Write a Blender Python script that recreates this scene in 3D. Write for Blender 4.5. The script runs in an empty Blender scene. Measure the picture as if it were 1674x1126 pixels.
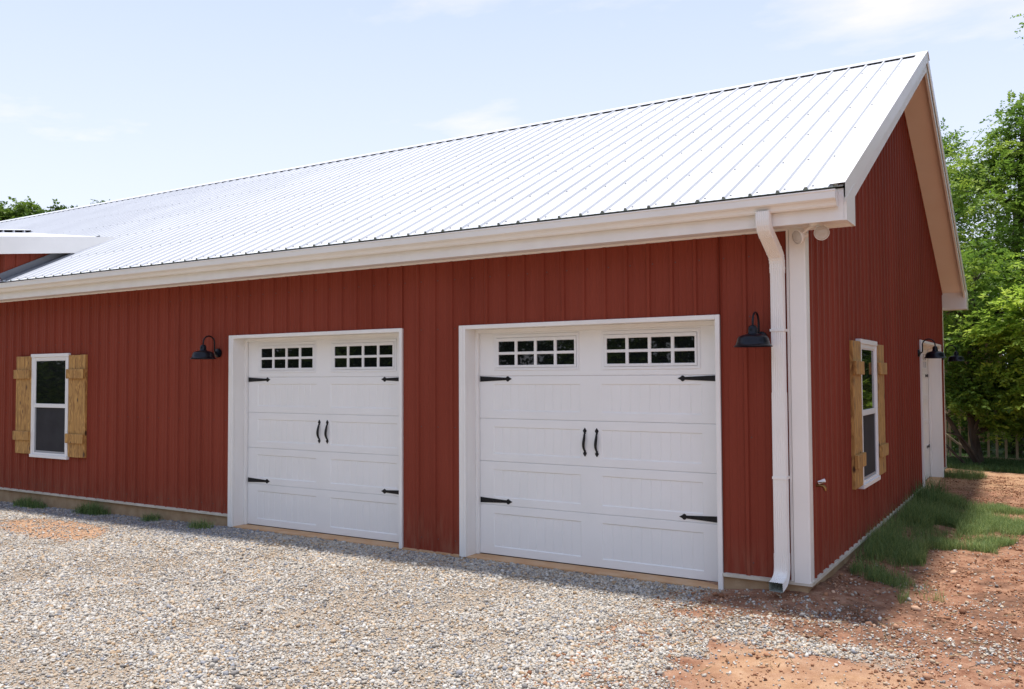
import bpy, math, random
import numpy as np
from math import sin, cos, pi, radians as rad
from mathutils import Vector, Matrix
random.seed(7); RNG = np.random.default_rng(11)
scn = bpy.context.scene; COL = scn.collection

# ------------------------------------------------------------------ camera
YAW, PIT, ROL = -0.5575, 0.0367, 0.0050
cam = bpy.data.cameras.new('camera'); camo = bpy.data.objects.new('camera', cam); COL.objects.link(camo)
cam.sensor_width = 36; cam.lens = 1419.28/1674*36; cam.clip_start = .05; cam.clip_end = 3000
r0 = Vector((cos(YAW), -sin(YAW), 0)); f0 = Vector((sin(YAW), cos(YAW), 0)); zz = Vector((0, 0, 1))
fw = cos(PIT)*f0 + sin(PIT)*zz; up0 = -sin(PIT)*f0 + cos(PIT)*zz
R_ = cos(ROL)*r0 - sin(ROL)*up0; U_ = sin(ROL)*r0 + cos(ROL)*up0
M = Matrix((( R_.x, U_.x, -fw.x, 1.8556), (R_.y, U_.y, -fw.y, -7.8657), (R_.z, U_.z, -fw.z, 1.8146), (0, 0, 0, 1)))
camo.matrix_world = M; scn.camera = camo

# ------------------------------------------------------------------ light
TOSUN = Vector((-0.07, 0.03, 1.0)).normalized()
EL = math.asin(TOSUN.z); AZ = math.atan2(TOSUN.x, TOSUN.y)
sun = bpy.data.lights.new('sun', 'SUN'); sun.energy = 3.5; sun.angle = rad(3.5); sun.color = (1, .94, .86)
suno = bpy.data.objects.new('sun', sun); COL.objects.link(suno)
suno.rotation_euler = TOSUN.to_track_quat('Z', 'Y').to_euler(); suno.location = (0, 0, 30)
w = bpy.data.worlds.new('World'); scn.world = w; w.use_nodes = True
nt = w.node_tree; N = nt.nodes; L = nt.links; N.clear()
def nd(t, **k):
    n = N.new(t)
    for a, b in k.items(): setattr(n, a, b)
    return n
sky = nd('ShaderNodeTexSky', sky_type='NISHITA', sun_disc=False, sun_elevation=EL, sun_rotation=AZ)
sky.air_density = 1.0; sky.dust_density = 1.2; sky.ozone_density = 1.3
bg = nd('ShaderNodeBackground'); bg.inputs[1].default_value = .15
out = nd('ShaderNodeOutputWorld')
tc = nd('ShaderNodeTexCoord'); sep = nd('ShaderNodeSeparateXYZ'); L.new(tc.outputs['Generated'], sep.inputs[0])
# project the view direction on a cloud layer
mz = nd('ShaderNodeMath', operation='MAXIMUM'); L.new(sep.outputs[2], mz.inputs[0]); mz.inputs[1].default_value = .04
dx = nd('ShaderNodeMath', operation='DIVIDE'); L.new(sep.outputs[0], dx.inputs[0]); L.new(mz.outputs[0], dx.inputs[1])
dy = nd('ShaderNodeMath', operation='DIVIDE'); L.new(sep.outputs[1], dy.inputs[0]); L.new(mz.outputs[0], dy.inputs[1])
cb = nd('ShaderNodeCombineXYZ'); L.new(dx.outputs[0], cb.inputs[0]); L.new(dy.outputs[0], cb.inputs[1])
nz = nd('ShaderNodeTexNoise'); nz.inputs['Scale'].default_value = .85; nz.inputs['Detail'].default_value = 7; nz.inputs['Roughness'].default_value = .55
mp = nd('ShaderNodeMapping'); mp.inputs['Rotation'].default_value = (0, 0, YAW*-1); mp.inputs['Scale'].default_value = (.75, 1.0, 1); mp.inputs['Location'].default_value = (3.1, 1.7, 0)
L.new(cb.outputs[0], mp.inputs[0]); L.new(mp.outputs[0], nz.inputs['Vector'])
rp = nd('ShaderNodeValToRGB'); L.new(nz.outputs[0], rp.inputs[0])
rp.color_ramp.elements[0].position = .55; rp.color_ramp.elements[1].position = .72
rp.color_ramp.elements[0].color = (0, 0, 0, 1); rp.color_ramp.elements[1].color = (.75, .75, .75, 1)
mx = nd('ShaderNodeMixRGB'); L.new(sky.outputs[0], mx.inputs[1]); vr = nd('ShaderNodeValToRGB'); L.new(sep.outputs[2], vr.inputs[0])
vr.color_ramp.elements[0].position = .08; vr.color_ramp.elements[1].position = .50
vr.color_ramp.elements[0].color = (.72, .76, .88, 1); vr.color_ramp.elements[1].color = (.45, .54, .79, 1)
vs = nd('ShaderNodeVectorMath', operation='SCALE'); vs.inputs['Scale'].default_value = 6.1; L.new(vr.outputs[0], vs.inputs[0]); L.new(vs.outputs[0], mx.inputs[2])
# thin high veil, a bit thicker towards the horizon
vl = nd('ShaderNodeMapRange'); L.new(sep.outputs[2], vl.inputs[0]); vl.inputs[1].default_value = 0; vl.inputs[2].default_value = .75
vl.inputs[3].default_value = .95; vl.inputs[4].default_value = .84; L.new(vl.outputs[0], mx.inputs[0])
mx2 = nd('ShaderNodeMixRGB'); L.new(rp.outputs[0], mx2.inputs[0]); L.new(mx.outputs[0], mx2.inputs[1]); mx2.inputs[2].default_value = (5.5, 5.05, 5.5, 1)
L.new(mx2.outputs[0], bg.inputs[0]); L.new(bg.outputs[0], out.inputs[0])
scn.view_settings.view_transform = 'Standard'; scn.view_settings.look = 'None'
scn.view_settings.exposure = 0.60; scn.view_settings.gamma = 1

# ------------------------------------------------------------------ materials
def mat(name, col=(.5, .5, .5), rough=.5, spec=.5, metal=0):
    m = bpy.data.materials.new(name); m.use_nodes = True
    b = m.node_tree.nodes['Principled BSDF']
    b.inputs['Base Color'].default_value = (*col, 1); b.inputs['Roughness'].default_value = rough
    b.inputs['Specular IOR Level'].default_value = spec; b.inputs['Metallic'].default_value = metal
    return m, m.node_tree, b
def add(t, ty, **k):
    n = t.nodes.new(ty)
    for a, b in k.items(): setattr(n, a, b)
    return n
def noisy(name, c1, c2, scale=3, rough=.5, detail=6, stretch=(1, 1, 1), bump=0, bscale=40, lo=.35, hi=.65, spec=.5, rvar=.0, metal=0):
    m, t, b = mat(name, c1, rough, spec, metal)
    tc = add(t, 'ShaderNodeTexCoord'); mp = add(t, 'ShaderNodeMapping'); mp.inputs['Scale'].default_value = stretch
    t.links.new(tc.outputs['Object'], mp.inputs[0])
    n = add(t, 'ShaderNodeTexNoise'); n.inputs['Scale'].default_value = scale; n.inputs['Detail'].default_value = detail
    t.links.new(mp.outputs[0], n.inputs['Vector'])
    r = add(t, 'ShaderNodeValToRGB'); r.color_ramp.elements[0].position = lo; r.color_ramp.elements[1].position = hi
    r.color_ramp.elements[0].color = (*c1, 1); r.color_ramp.elements[1].color = (*c2, 1)
    t.links.new(n.outputs[0], r.inputs[0]); t.links.new(r.outputs[0], b.inputs['Base Color'])
    if rvar:
        mr = add(t, 'ShaderNodeMapRange'); mr.inputs[3].default_value = rough-rvar; mr.inputs[4].default_value = rough+rvar
        t.links.new(n.outputs[0], mr.inputs[0]); t.links.new(mr.outputs[0], b.inputs['Roughness'])
    if bump:
        n2 = add(t, 'ShaderNodeTexNoise'); n2.inputs['Scale'].default_value = bscale; n2.inputs['Detail'].default_value = 4
        t.links.new(mp.outputs[0], n2.inputs['Vector'])
        bp = add(t, 'ShaderNodeBump'); bp.inputs['Strength'].default_value = bump; bp.inputs['Distance'].default_value = .01
        t.links.new(n2.outputs[0], bp.inputs['Height']); t.links.new(bp.outputs[0], b.inputs['Normal'])
    return m
RED = noisy('red_metal', (.222, .045, .027), (.256, .055, .034), scale=1.3, rough=.48, stretch=(1, 1, .25), bump=.25, bscale=1.8, rvar=.06, spec=.08)
def dusty(m):
    t = m.node_tree; b = t.nodes['Principled BSDF']; src = b.inputs['Base Color'].links[0].from_socket
    g = add(t, 'ShaderNodeNewGeometry'); sp = add(t, 'ShaderNodeSeparateXYZ'); t.links.new(g.outputs['Position'], sp.inputs[0])
    n = add(t, 'ShaderNodeTexNoise'); n.inputs['Scale'].default_value = 6; n.inputs['Detail'].default_value = 8; mp = add(t, 'ShaderNodeMapping'); mp.inputs['Scale'].default_value = (3, 3, .5)
    t.links.new(g.outputs['Position'], mp.inputs[0]); t.links.new(mp.outputs[0], n.inputs['Vector'])
    mr = add(t, 'ShaderNodeMapRange'); mr.inputs[1].default_value = -.05; mr.inputs[2].default_value = .38; mr.inputs[3].default_value = .4; mr.inputs[4].default_value = 0; t.links.new(sp.outputs[2], mr.inputs[0])
    r = add(t, 'ShaderNodeMapRange'); r.inputs[1].default_value = .42; r.inputs[2].default_value = .75; t.links.new(n.outputs[0], r.inputs[0])
    mu = add(t, 'ShaderNodeMath', operation='MULTIPLY'); t.links.new(mr.outputs[0], mu.inputs[0]); t.links.new(r.outputs[0], mu.inputs[1])
    x = add(t, 'ShaderNodeMixRGB'); t.links.new(mu.outputs[0], x.inputs[0]); t.links.new(src, x.inputs[1]); x.inputs[2].default_value = (.36, .20, .13, 1); t.links.new(x.outputs[0], b.inputs['Base Color'])
dusty(RED)
WROOF = noisy('white_roof_metal', (.58, .59, .61), (.62, .63, .65), scale=.8, rough=.42, rvar=.08, bump=.03, bscale=3)
WMET = noisy('white_trim_metal', (.82, .80, .76), (.86, .84, .80), scale=2, rough=.35, rvar=.08, bump=.03, bscale=4)  # slightly warm white, clay bounce light put into the colour
WPAINT = noisy('white_painted_wood', (.82, .80, .77), (.86, .845, .815), scale=5, rough=.5, stretch=(1, 1, .3), bump=.04, bscale=30)
WDOOR = noisy('white_steel_door', (.85, .845, .83), (.88, .872, .86), scale=2, rough=.42, bump=.05, bscale=120)
VINYL = mat('white_vinyl', (.84, .84, .84), .35)[0]
SOFF = noisy('soffit_bounce_warm', (.88, .78, .68), (.91, .82, .73), scale=2, rough=.6)  # peach tint carries the warm light bounced off the clay
BLK = noisy('black_iron', (.007, .007, .008), (.013, .013, .015), scale=20, rough=.5, spec=.3)
LAMPBLK = mat('black_enamel', (.005, .006, .011), .28, .28)[0]
DARKFILL = mat('gap_shade_and_seal_black', (.02, .02, .022), .9)[0]  # near black: stands in for shade in ridge gaps, also the door seal
DARKIN = mat('galvanised_inside', (.30, .33, .29), .6)[0]
CONC = noisy('stained_concrete', (.34, .22, .12), (.44, .31, .19), scale=6, rough=.9, bump=.3, bscale=60)
SILL = noisy('clay_dusted_concrete', (.52, .29, .14), (.58, .38, .22), scale=5, rough=.9, bump=.2, bscale=60)
SCREW = mat('screw_head', (.10, .06, .06), .5)[0]
SCREWG = mat('screw_head_grey', (.22, .23, .24), .5)[0]
GLASS = mat('dark_window_glass', (.006, .008, .008), .015, .6)[0]
GLASS2 = noisy('wavy_window_glass', (.006, .008, .008), (.012, .014, .014), rough=.02, bump=.02, bscale=3)
SCREEN = noisy('insect_screen', (.028, .028, .033), (.04, .04, .046), scale=3, rough=.75, spec=.2)
LENS, t_, b_ = mat('frosted_lens', (.55, .50, .45), .2)
BRASS = mat('brass', (.35, .2, .08), .4, metal=1)[0]
BARK = noisy('bark', (.045, .035, .027), (.10, .08, .06), scale=9, rough=.95, stretch=(1, 1, .3), bump=.6, bscale=20)
FENCEW = noisy('weathered_pine', (.5, .4, .26), (.62, .52, .36), scale=4, rough=.85, stretch=(1, 1, .2))

def wood():
    m, t, b = mat('knotty_stained_pine', (.4, .2, .07), .55)
    tc = add(t, 'ShaderNodeTexCoord'); oi = add(t, 'ShaderNodeObjectInfo')
    av = add(t, 'ShaderNodeVectorMath', operation='ADD'); t.links.new(tc.outputs['Object'], av.inputs[0])
    sc_ = add(t, 'ShaderNodeVectorMath', operation='SCALE'); sc_.inputs['Scale'].default_value = 37
    t.links.new(oi.outputs['Location'], sc_.inputs[0]); t.links.new(sc_.outputs[0], av.inputs[1])
    # distort by knots
    v = add(t, 'ShaderNodeTexVoronoi'); mpk = add(t, 'ShaderNodeMapping'); mpk.inputs['Scale'].default_value = (7.5, 7.5, 3.6)
    t.links.new(av.outputs[0], mpk.inputs[0]); t.links.new(mpk.outputs[0], v.inputs['Vector']); v.inputs['Scale'].default_value = 1
    kn = add(t, 'ShaderNodeValToRGB'); kn.color_ramp.elements[0].position = .10; kn.color_ramp.elements[1].position = .19
    kn.color_ramp.elements[0].color = (1, 1, 1, 1); kn.color_ramp.elements[1].color = (0, 0, 0, 1)
    t.links.new(v.outputs['Distance'], kn.inputs[0])
    n = add(t, 'ShaderNodeTexNoise'); mp = add(t, 'ShaderNodeMapping'); mp.inputs['Scale'].default_value = (38, 38, 1.6)
    dv = add(t, 'ShaderNodeVectorMath', operation='SCALE'); t.links.new(v.outputs['Distance'], dv.inputs['Scale']); dv.inputs[0].default_value = (.10, .10, .2)
    a2 = add(t, 'ShaderNodeVectorMath', operation='ADD'); t.links.new(av.outputs[0], a2.inputs[0]); t.links.new(dv.outputs[0], a2.inputs[1])
    t.links.new(a2.outputs[0], mp.inputs[0]); t.links.new(mp.outputs[0], n.inputs['Vector']); n.inputs['Scale'].default_value = 1; n.inputs['Detail'].default_value = 5
    r = add(t, 'ShaderNodeValToRGB'); r.color_ramp.elements[0].position = .34; r.color_ramp.elements[1].position = .66
    r.color_ramp.elements[0].color = (.27, .125, .032, 1); r.color_ramp.elements[1].color = (.58, .33, .10, 1)
    t.links.new(n.outputs[0], r.inputs[0])
    mx = add(t, 'ShaderNodeMixRGB'); t.links.new(kn.outputs[0], mx.inputs[0]); t.links.new(r.outputs[0], mx.inputs[1]); mx.inputs[2].default_value = (.07, .028, .01, 1)
    t.links.new(mx.outputs[0], b.inputs['Base Color'])
    bp = add(t, 'ShaderNodeBump'); bp.inputs['Strength'].default_value = .25; bp.inputs['Distance'].default_value = .005
    t.links.new(n.outputs[0], bp.inputs['Height']); t.links.new(bp.outputs[0], b.inputs['Normal'])
    return m
WOOD = wood()

def attr_mat(name, c1, c2, rough=.9, transl=0, attr='tint', c3=None, spec=.3, mid=.5):
    m, t, b = mat(name, c1, rough, spec)
    a = add(t, 'ShaderNodeAttribute', attribute_name=attr)
    r = add(t, 'ShaderNodeValToRGB'); e = r.color_ramp.elements
    e[0].color = (*c1, 1); e[1].color = (*c2, 1)
    if c3: x = e.new(mid); x.color = (*c3, 1)
    t.links.new(a.outputs['Fac'], r.inputs[0]); t.links.new(r.outputs[0], b.inputs['Base Color'])
    if transl:
        tr = add(t, 'ShaderNodeBsdfTranslucent'); mx = add(t, 'ShaderNodeMixShader'); mx.inputs[0].default_value = transl
        hs = add(t, 'ShaderNodeHueSaturation'); hs.inputs['Value'].default_value = 1.5; t.links.new(r.outputs[0], hs.inputs['Color']); t.links.new(hs.outputs[0], tr.inputs[0])
        o = t.nodes['Material Output']; t.links.new(b.outputs[0], mx.inputs[1]); t.links.new(tr.outputs[0], mx.inputs[2]); t.links.new(mx.outputs[0], o.inputs[0])
    return m
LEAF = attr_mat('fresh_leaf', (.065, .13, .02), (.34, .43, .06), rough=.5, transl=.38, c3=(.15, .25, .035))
LEAFB = attr_mat('sun_brightened_leaf', (.12, .24, .035), (.44, .56, .09), rough=.5, transl=.4, c3=(.25, .37, .05))  # lighter copy of the leaf colours with sunlight put in
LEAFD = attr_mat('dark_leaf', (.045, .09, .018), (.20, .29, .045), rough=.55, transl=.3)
GRASSM = attr_mat('grass_blade', (.06, .12, .035), (.30, .36, .12), rough=.6, transl=.3, c3=(.14, .22, .075))
def stone_mat():
    m, t, b = mat('crushed_stone', (.4, .4, .4), .8, .3)
    a = add(t, 'ShaderNodeAttribute', attribute_name='tint')
    r = add(t, 'ShaderNodeValToRGB'); cr = r.color_ramp; cr.interpolation = 'CONSTANT'
    pal = [(.0, (.42, .385, .34)), (.12, (.50, .45, .375)), (.26, (.57, .53, .465)), (.42, (.24, .225, .21)), (.5, (.56, .44, .31)), (.64, (.66, .63, .575)), (.76, (.44, .31, .19)), (.84, (.31, .315, .335)), (.92, (.53, .485, .415))]
    e = cr.elements; e[0].position, e[0].color = pal[0][0], (*pal[0][1], 1); e[1].position, e[1].color = pal[1][0], (*pal[1][1], 1)
    for p, c in pal[2:]: x = e.new(p); x.color = (*c, 1)
    t.links.new(a.outputs['Fac'], r.inputs[0])
    n = add(t, 'ShaderNodeTexNoise'); n.inputs['Scale'].default_value = 90; n.inputs['Detail'].default_value = 3
    tc = add(t, 'ShaderNodeTexCoord'); t.links.new(tc.outputs['Object'], n.inputs['Vector'])
    mr = add(t, 'ShaderNodeMapRange'); mr.inputs[3].default_value = .62; mr.inputs[4].default_value = 1.12; t.links.new(n.outputs[0], mr.inputs[0])
    mm = add(t, 'ShaderNodeVectorMath', operation='SCALE'); t.links.new(r.outputs[0], mm.inputs[0]); t.links.new(mr.outputs[0], mm.inputs['Scale'])
    t.links.new(mm.outputs[0], b.inputs['Base Color'])
    return m
STONE = stone_mat()
CLOD = attr_mat('red_clay_clod', (.15, .065, .035), (.62, .42, .29), rough=.95, c3=(.36, .18, .10))
STRAW = attr_mat('dry_straw', (.10, .06, .035), (.42, .30, .16), rough=.9)

# ------------------------------------------------------------------ helpers
class MB:
    def __init__(s): s.v = []; s.f = []; s.m = []; s.mi = 0; s.mats = []
    def use(s, m):
        if m not in s.mats: s.mats.append(m)
        s.mi = s.mats.index(m); return s
    def poly(s, pts, faces):
        k = len(s.v); s.v += [tuple(p) for p in pts]
        for f in faces: s.f.append([k+i for i in f]); s.m.append(s.mi)
        return s
    def quad(s, a, b, c, d): return s.poly([a, b, c, d], [(0, 1, 2, 3)])
    def box(s, x0, x1, y0, y1, z0, z1, c=0):
        if c:  # chamfered box
            pts = []; 
            for (ax, ay, az) in [(x, y, z) for x in (0, 1) for y in (0, 1) for z in (0, 1)]:
                X = (x0, x1)[ax]; Y = (y0, y1)[ay]; Z = (z0, z1)[az]; sx, sy, sz = (1, -1)[ax]*c, (1, -1)[ay]*c, (1, -1)[az]*c
                pts += [(X, Y+sy, Z+sz), (X+sx, Y, Z+sz), (X+sx, Y+sy, Z)]
            i = lambda a, b, d, k: ((a*2+b)*2+d)*3+k
            F = []
            for a in (0, 1):
                q = [i(a, 0, 0, 0), i(a, 1, 0, 0), i(a, 1, 1, 0), i(a, 0, 1, 0)]; F.append(q[::-1] if a == 0 else q)
                q = [i(0, a, 0, 1), i(1, a, 0, 1), i(1, a, 1, 1), i(0, a, 1, 1)]; F.append(q if a == 0 else q[::-1])
                q = [i(0, 0, a, 2), i(1, 0, a, 2), i(1, 1, a, 2), i(0, 1, a, 2)]; F.append(q[::-1] if a == 0 else q)
            for a in (0, 1):
                for b in (0, 1):
                    F.append([i(a, b, 0, 0), i(a, b, 1, 0), i(a, b, 1, 1), i(a, b, 0, 1)])
                    F.append([i(a, 0, b, 0), i(a, 1, b, 0), i(a, 1, b, 2), i(a, 0, b, 2)])
                    F.append([i(0, a, b, 1), i(1, a, b, 1), i(1, a, b, 2), i(0, a, b, 2)])
            for a in (0, 1):
                for b in (0, 1):
                    for d in (0, 1): F.append([i(a, b, d, 0), i(a, b, d, 1), i(a, b, d, 2)])
            return s.poly(pts, F)
        p = [(x0, y0, z0), (x1, y0, z0), (x1, y1, z0), (x0, y1, z0), (x0, y0, z1), (x1, y0, z1), (x1, y1, z1), (x0, y1, z1)]
        return s.poly(p, [(3, 2, 1, 0), (4, 5, 6, 7), (0, 1, 5, 4), (1, 2, 6, 5), (2, 3, 7, 6), (3, 0, 4, 7)])
    def loft(s, rings, closed=True, caps=True):
        n = len(rings[0]); pts = [p for r in rings for p in r]; F = []
        for i in range(len(rings)-1):
            for j in range(n if closed else n-1):
                F.append((i*n+j, i*n+(j+1) % n, (i+1)*n+(j+1) % n, (i+1)*n+j))
        if caps and closed: F.append(tuple(range(n))[::-1]); F.append(tuple((len(rings)-1)*n+j for j in range(n)))
        return s.poly(pts, F)
    def tube(s, path, rad_, n=8, caps=True):
        P_ = [Vector(p) for p in path]; R = rad_ if hasattr(rad_, '__len__') else [rad_]*len(P_)
        rings = []; u = None
        for i, p in enumerate(P_):
            d = (P_[min(i+1, len(P_)-1)]-P_[max(i-1, 0)]).normalized()
            if u is None:
                u = d.orthogonal().normalized()
            u = (u-d*u.dot(d)).normalized(); v = d.cross(u)
            rings.append([tuple(p+(u*cos(2*pi*k/n)+v*sin(2*pi*k/n))*R[i]) for k in range(n)])
        return s.loft(rings, caps=caps)
    def lathe(s, prof, c=(0, 0, 0), n=32, axis='z', caps=False):
        rings = []
        for r, h in prof:
            ring = []
            for k in range(n):
                a = 2*pi*k/n; q = (r*cos(a), r*sin(a), h)
                if axis == 'y': q = (r*cos(a), h, r*sin(a))
                ring.append((c[0]+q[0], c[1]+q[1], c[2]+q[2]))
            rings.append(ring)
        return s.loft(rings, caps=caps)
    def xf(s, m):
        s.v = [tuple(m @ Vector(p)) for p in s.v]; return s
    def build(s, name, m=None, parent=None, smooth=False, label=None, bevel=0, recalc=True):
        me = bpy.data.meshes.new(name); me.from_pydata(s.v, [], s.f)
        mats = s.mats or [m]
        for q in mats: me.materials.append(q)
        if s.mats: me.polygons.foreach_set('material_index', s.m)
        me.update()
        if recalc:
            import bmesh
            b = bmesh.new(); b.from_mesh(me); bmesh.ops.recalc_face_normals(b, faces=b.faces); b.to_mesh(me); b.free()
        if smooth: me.polygons.foreach_set('use_smooth', [True]*len(me.polygons))
        o = bpy.data.objects.new(name, me); COL.objects.link(o)
        if parent: o.parent = parent
        if label: o['label'] = label
        if smooth:
            md = o.modifiers.new('es', 'EDGE_SPLIT'); md.split_angle = rad(35)
        if bevel:
            md = o.modifiers.new('bv', 'BEVEL'); md.width = bevel; md.segments = 2; md.limit_method = 'ANGLE'
        return o
def empty(name, label, cat, loc=(0, 0, 0), rotz=0, group=None):
    o = bpy.data.objects.new(name, None); COL.objects.link(o); o.location = loc; o.rotation_euler = (0, 0, rotz)
    o.empty_display_size = .2; return tag(o, label, cat, group)
def tag(o, label=None, cat=None, group=None, kind=None):
    if label: o['label'] = label
    if cat: o['category'] = cat
    if group: o['group'] = group
    if kind: o['kind'] = kind
    return o
def copy_tree(o, parent=None):
    c = o.copy(); COL.objects.link(c); c.parent = parent
    for ch in [q for q in bpy.data.objects if q.parent == o]: copy_tree(ch, c)
    return c
def npmesh(name, verts, faces, m, attr=None, smooth=False):
    """verts (n,3), faces (k,3|4) arrays"""
    me = bpy.data.meshes.new(name); k = faces.shape[1]
    me.vertices.add(len(verts)); me.vertices.foreach_set('co', verts.astype(np.float32).ravel())
    me.loops.add(faces.size); me.loops.foreach_set('vertex_index', faces.astype(np.int32).ravel())
    me.polygons.add(len(faces)); me.polygons.foreach_set('loop_start', np.arange(0, faces.size, k, dtype=np.int32))
    me.update(calc_edges=True); me.materials.append(m)
    if attr is not None:
        for nm, a in attr.items():
            at = me.attributes.new(nm, 'FLOAT', 'POINT'); at.data.foreach_set('value', a.astype(np.float32))
    if smooth: me.polygons.foreach_set('use_smooth', [True]*len(faces))
    o = bpy.data.objects.new(name, me); COL.objects.link(o); return o

# value noise
_G = RNG.random((256, 256))
def vnoise(x, y, s, o=0):
    x = np.asarray(x)*s+17.3*o+100; y = np.asarray(y)*s-9.1*o+100
    xi = np.floor(x).astype(int); yi = np.floor(y).astype(int); fx = x-xi; fy = y-yi
    fx = fx*fx*(3-2*fx); fy = fy*fy*(3-2*fy); g = lambda a, b: _G[a % 256, b % 256]
    return (g(xi, yi)*(1-fx)+g(xi+1, yi)*fx)*(1-fy)+(g(xi, yi+1)*(1-fx)+g(xi+1, yi+1)*fx)*fy
def fbm(x, y, s, o=0, n=4):
    r = 0; a = .5; t = 0
    for i in range(n): r = r+a*vnoise(x, y, s*2**i, o+i*3); t += a; a *= .55
    return r/t
def sm(a, b, x): t = np.clip((x-a)/(b-a), 0, 1); return t*t*(3-2*t)

# ------------------------------------------------------------------ dimensions
RS = .2363             # rib spacing
D = 11.2; HS = 3.126; EY = -.41; EZ = 3.37; SL = .5; RY = D/2; XR = .44; XL = -27.0
def rz(y): return EZ+SL*(min(y, D-y)-EY)
RZ = rz(RY)
DOORS = [-7.4908, -3.7238]; DW = 2.96; ZT = 2.379; ZB = -.155
D3Y = 7.66

barn = empty('metal_barn', 'long red metal barn with white ribbed roof and wide white garage doors', 'barn')

# ribbed cladding. profile(s) -> list of (s, out)
def profile(s0, s1, rib=.021, minor=.005, half=.013, base=.024, ph=0., seam=True):
    pts = {round(s0, 5): 0.0, round(s1, 5): 0.0}
    k0 = int(math.floor((s0-ph)/RS))-1; k1 = int(math.ceil((s1-ph)/RS))+1
    for k in range(k0, k1+1):
        c = ph+k*RS; b = base+(.009 if (seam and k % 4 == 0) else 0)
        L_ = [(c-b, 0), (c-half, rib), (c+half, rib), (c+base, 0)]
        if minor:
            for m_ in (.34, .66):
                q = c+RS*m_; L_ += [(q-.016, 0), (q-.006, minor), (q+.006, minor), (q+.016, 0)]
        for a, h in L_:
            if s0+.001 < a < s1-.001: pts[round(a, 5)] = h
    return sorted(pts.items())
def clad(mb, s0, s1, zlo, zhi, place, ph=0., extra=(), **k):
    pr = profile(s0, s1, ph=ph, **k); S = [a for a, _ in pr]; Hh = [h for _, h in pr]
    for e in extra:
        if s0 < e < s1: 
            Hh.append(float(np.interp(e, S, Hh))); S.append(e)
            o_ = np.argsort(S); S = [S[i] for i in o_]; Hh = [Hh[i] for i in o_]
    a = [place(s, h, zlo(s) if callable(zlo) else zlo) for s, h in zip(S, Hh)]
    b = [place(s, h, zhi(s) if callable(zhi) else zhi) for s, h in zip(S, Hh)]
    n = len(S); mb.poly(a+b, [(i, i+1, n+i+1, n+i) for i in range(n-1)])
def screws(mb, s0, s1, zs, place, ph, m, r=.0065):
    mb.use(m)
    k = int(math.ceil((s0-ph)/RS)); 
    while ph+k*RS < s1:
        c = ph+k*RS
        for z in zs:
            for off, h in ((.042, .0),):
                q = [place(c+off+r*cos(t), h+e, z+r*sin(t)) for e in (.0005, .006) for t in [pi/3*j for j in range(6)]]
                mb.poly(q, [(0, 1, 2, 3, 4, 5)[::-1], (6, 7, 8, 9, 10, 11)]+[(j, (j+1) % 6, 6+(j+1) % 6, 6+j) for j in range(6)])
        k += 1
front = lambda s, h, z: (s, -h, z)
gable = lambda s, h, z: (h, s, z)
back = lambda s, h, z: (s, D+h, z)
mb = MB().use(RED)
PH = -.529
clad(mb, XL+.4, DOORS[0], 0, HS, front, PH)
clad(mb, DOORS[0], DOORS[0]+DW, ZT-.01, HS, front, PH)
clad(mb, DOORS[0]+DW, DOORS[1], -.145, HS, front, PH)
clad(mb, DOORS[1], DOORS[1]+DW, ZT-.01, HS, front, PH)
clad(mb, DOORS[1]+DW, -.03, 0, HS, front, PH)
screws(mb, -14, DOORS[0]-.1, (.12, 1.25, 2.35), front, PH, SCREW)
screws(mb, DOORS[0]+DW+.05, DOORS[1]-.1, (.0, 1.25, 2.35), front, PH, SCREW)
screws(mb, DOORS[1]+DW+.05, -.2, (.12, 1.25, 2.35), front, PH, SCREW)
screws(mb, -14, -.3, (2.9,), front, PH, SCREW)
mb.build('front_wall', None, barn, recalc=False)
mb = MB().use(RED)
gz = lambda s: rz(s)-.10
G0, G1 = D3Y, D3Y+DW
clad(mb, .03, G0, 0, gz, gable, .2, extra=(RY,))
clad(mb, G0, G1, ZT-.01, gz, gable, .2)
clad(mb, G1, D-.03, 0, gz, gable, .2)
screws(mb, .2, G0-.1, (.12, 1.25, 2.35), gable, .2, SCREW)
mb.build('gable_wall', None, barn, recalc=False)
mb = MB().use(RED); clad(mb, XL+.4, -.03, 0, HS, back, PH, minor=0); mb.build('rear_wall', None, barn, recalc=False)
mb = MB().use(RED); clad(mb, .03, D-.03, 0, gz, lambda s, h, z: (XL+.4-h, s, z), .2, extra=(RY,), minor=0); mb.build('end_wall', None, barn, recalc=False)

# foundation with openings lowered for the doors
mb = MB()
for a, b in ((XL+.4, DOORS[0]+.02), (DOORS[1]+DW-.02, -.012)): mb.box(a, b, .004, .3, -.9, -.012)
mb.box(DOORS[0]+DW-.02, DOORS[1]+.02, .004, .3, -.9, -.157)
mb.box(-.3, .004-.008, .304, G0+.02, -.9, -.012); mb.box(-.3, -.004, G1-.02, D-.004, -.9, -.012)
mb.box(XL+.4, -.304, D-.3, D-.004, -.9, -.012)
mb.build('foundation', CONC, barn, label='exposed concrete foundation stained with red clay')
mb = MB()
for a in ((DOORS[0]+.03, DOORS[0]+DW-.03, -.012, .6), (DOORS[1]+.03, DOORS[1]+DW-.03, -.012, .6), (-.6, .012, G0+.03, G1-.03)):
    mb = MB(); mb.box(*a, -.9, ZB+.006, c=.006); mb.build('door_threshold', SILL, barn)
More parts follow.
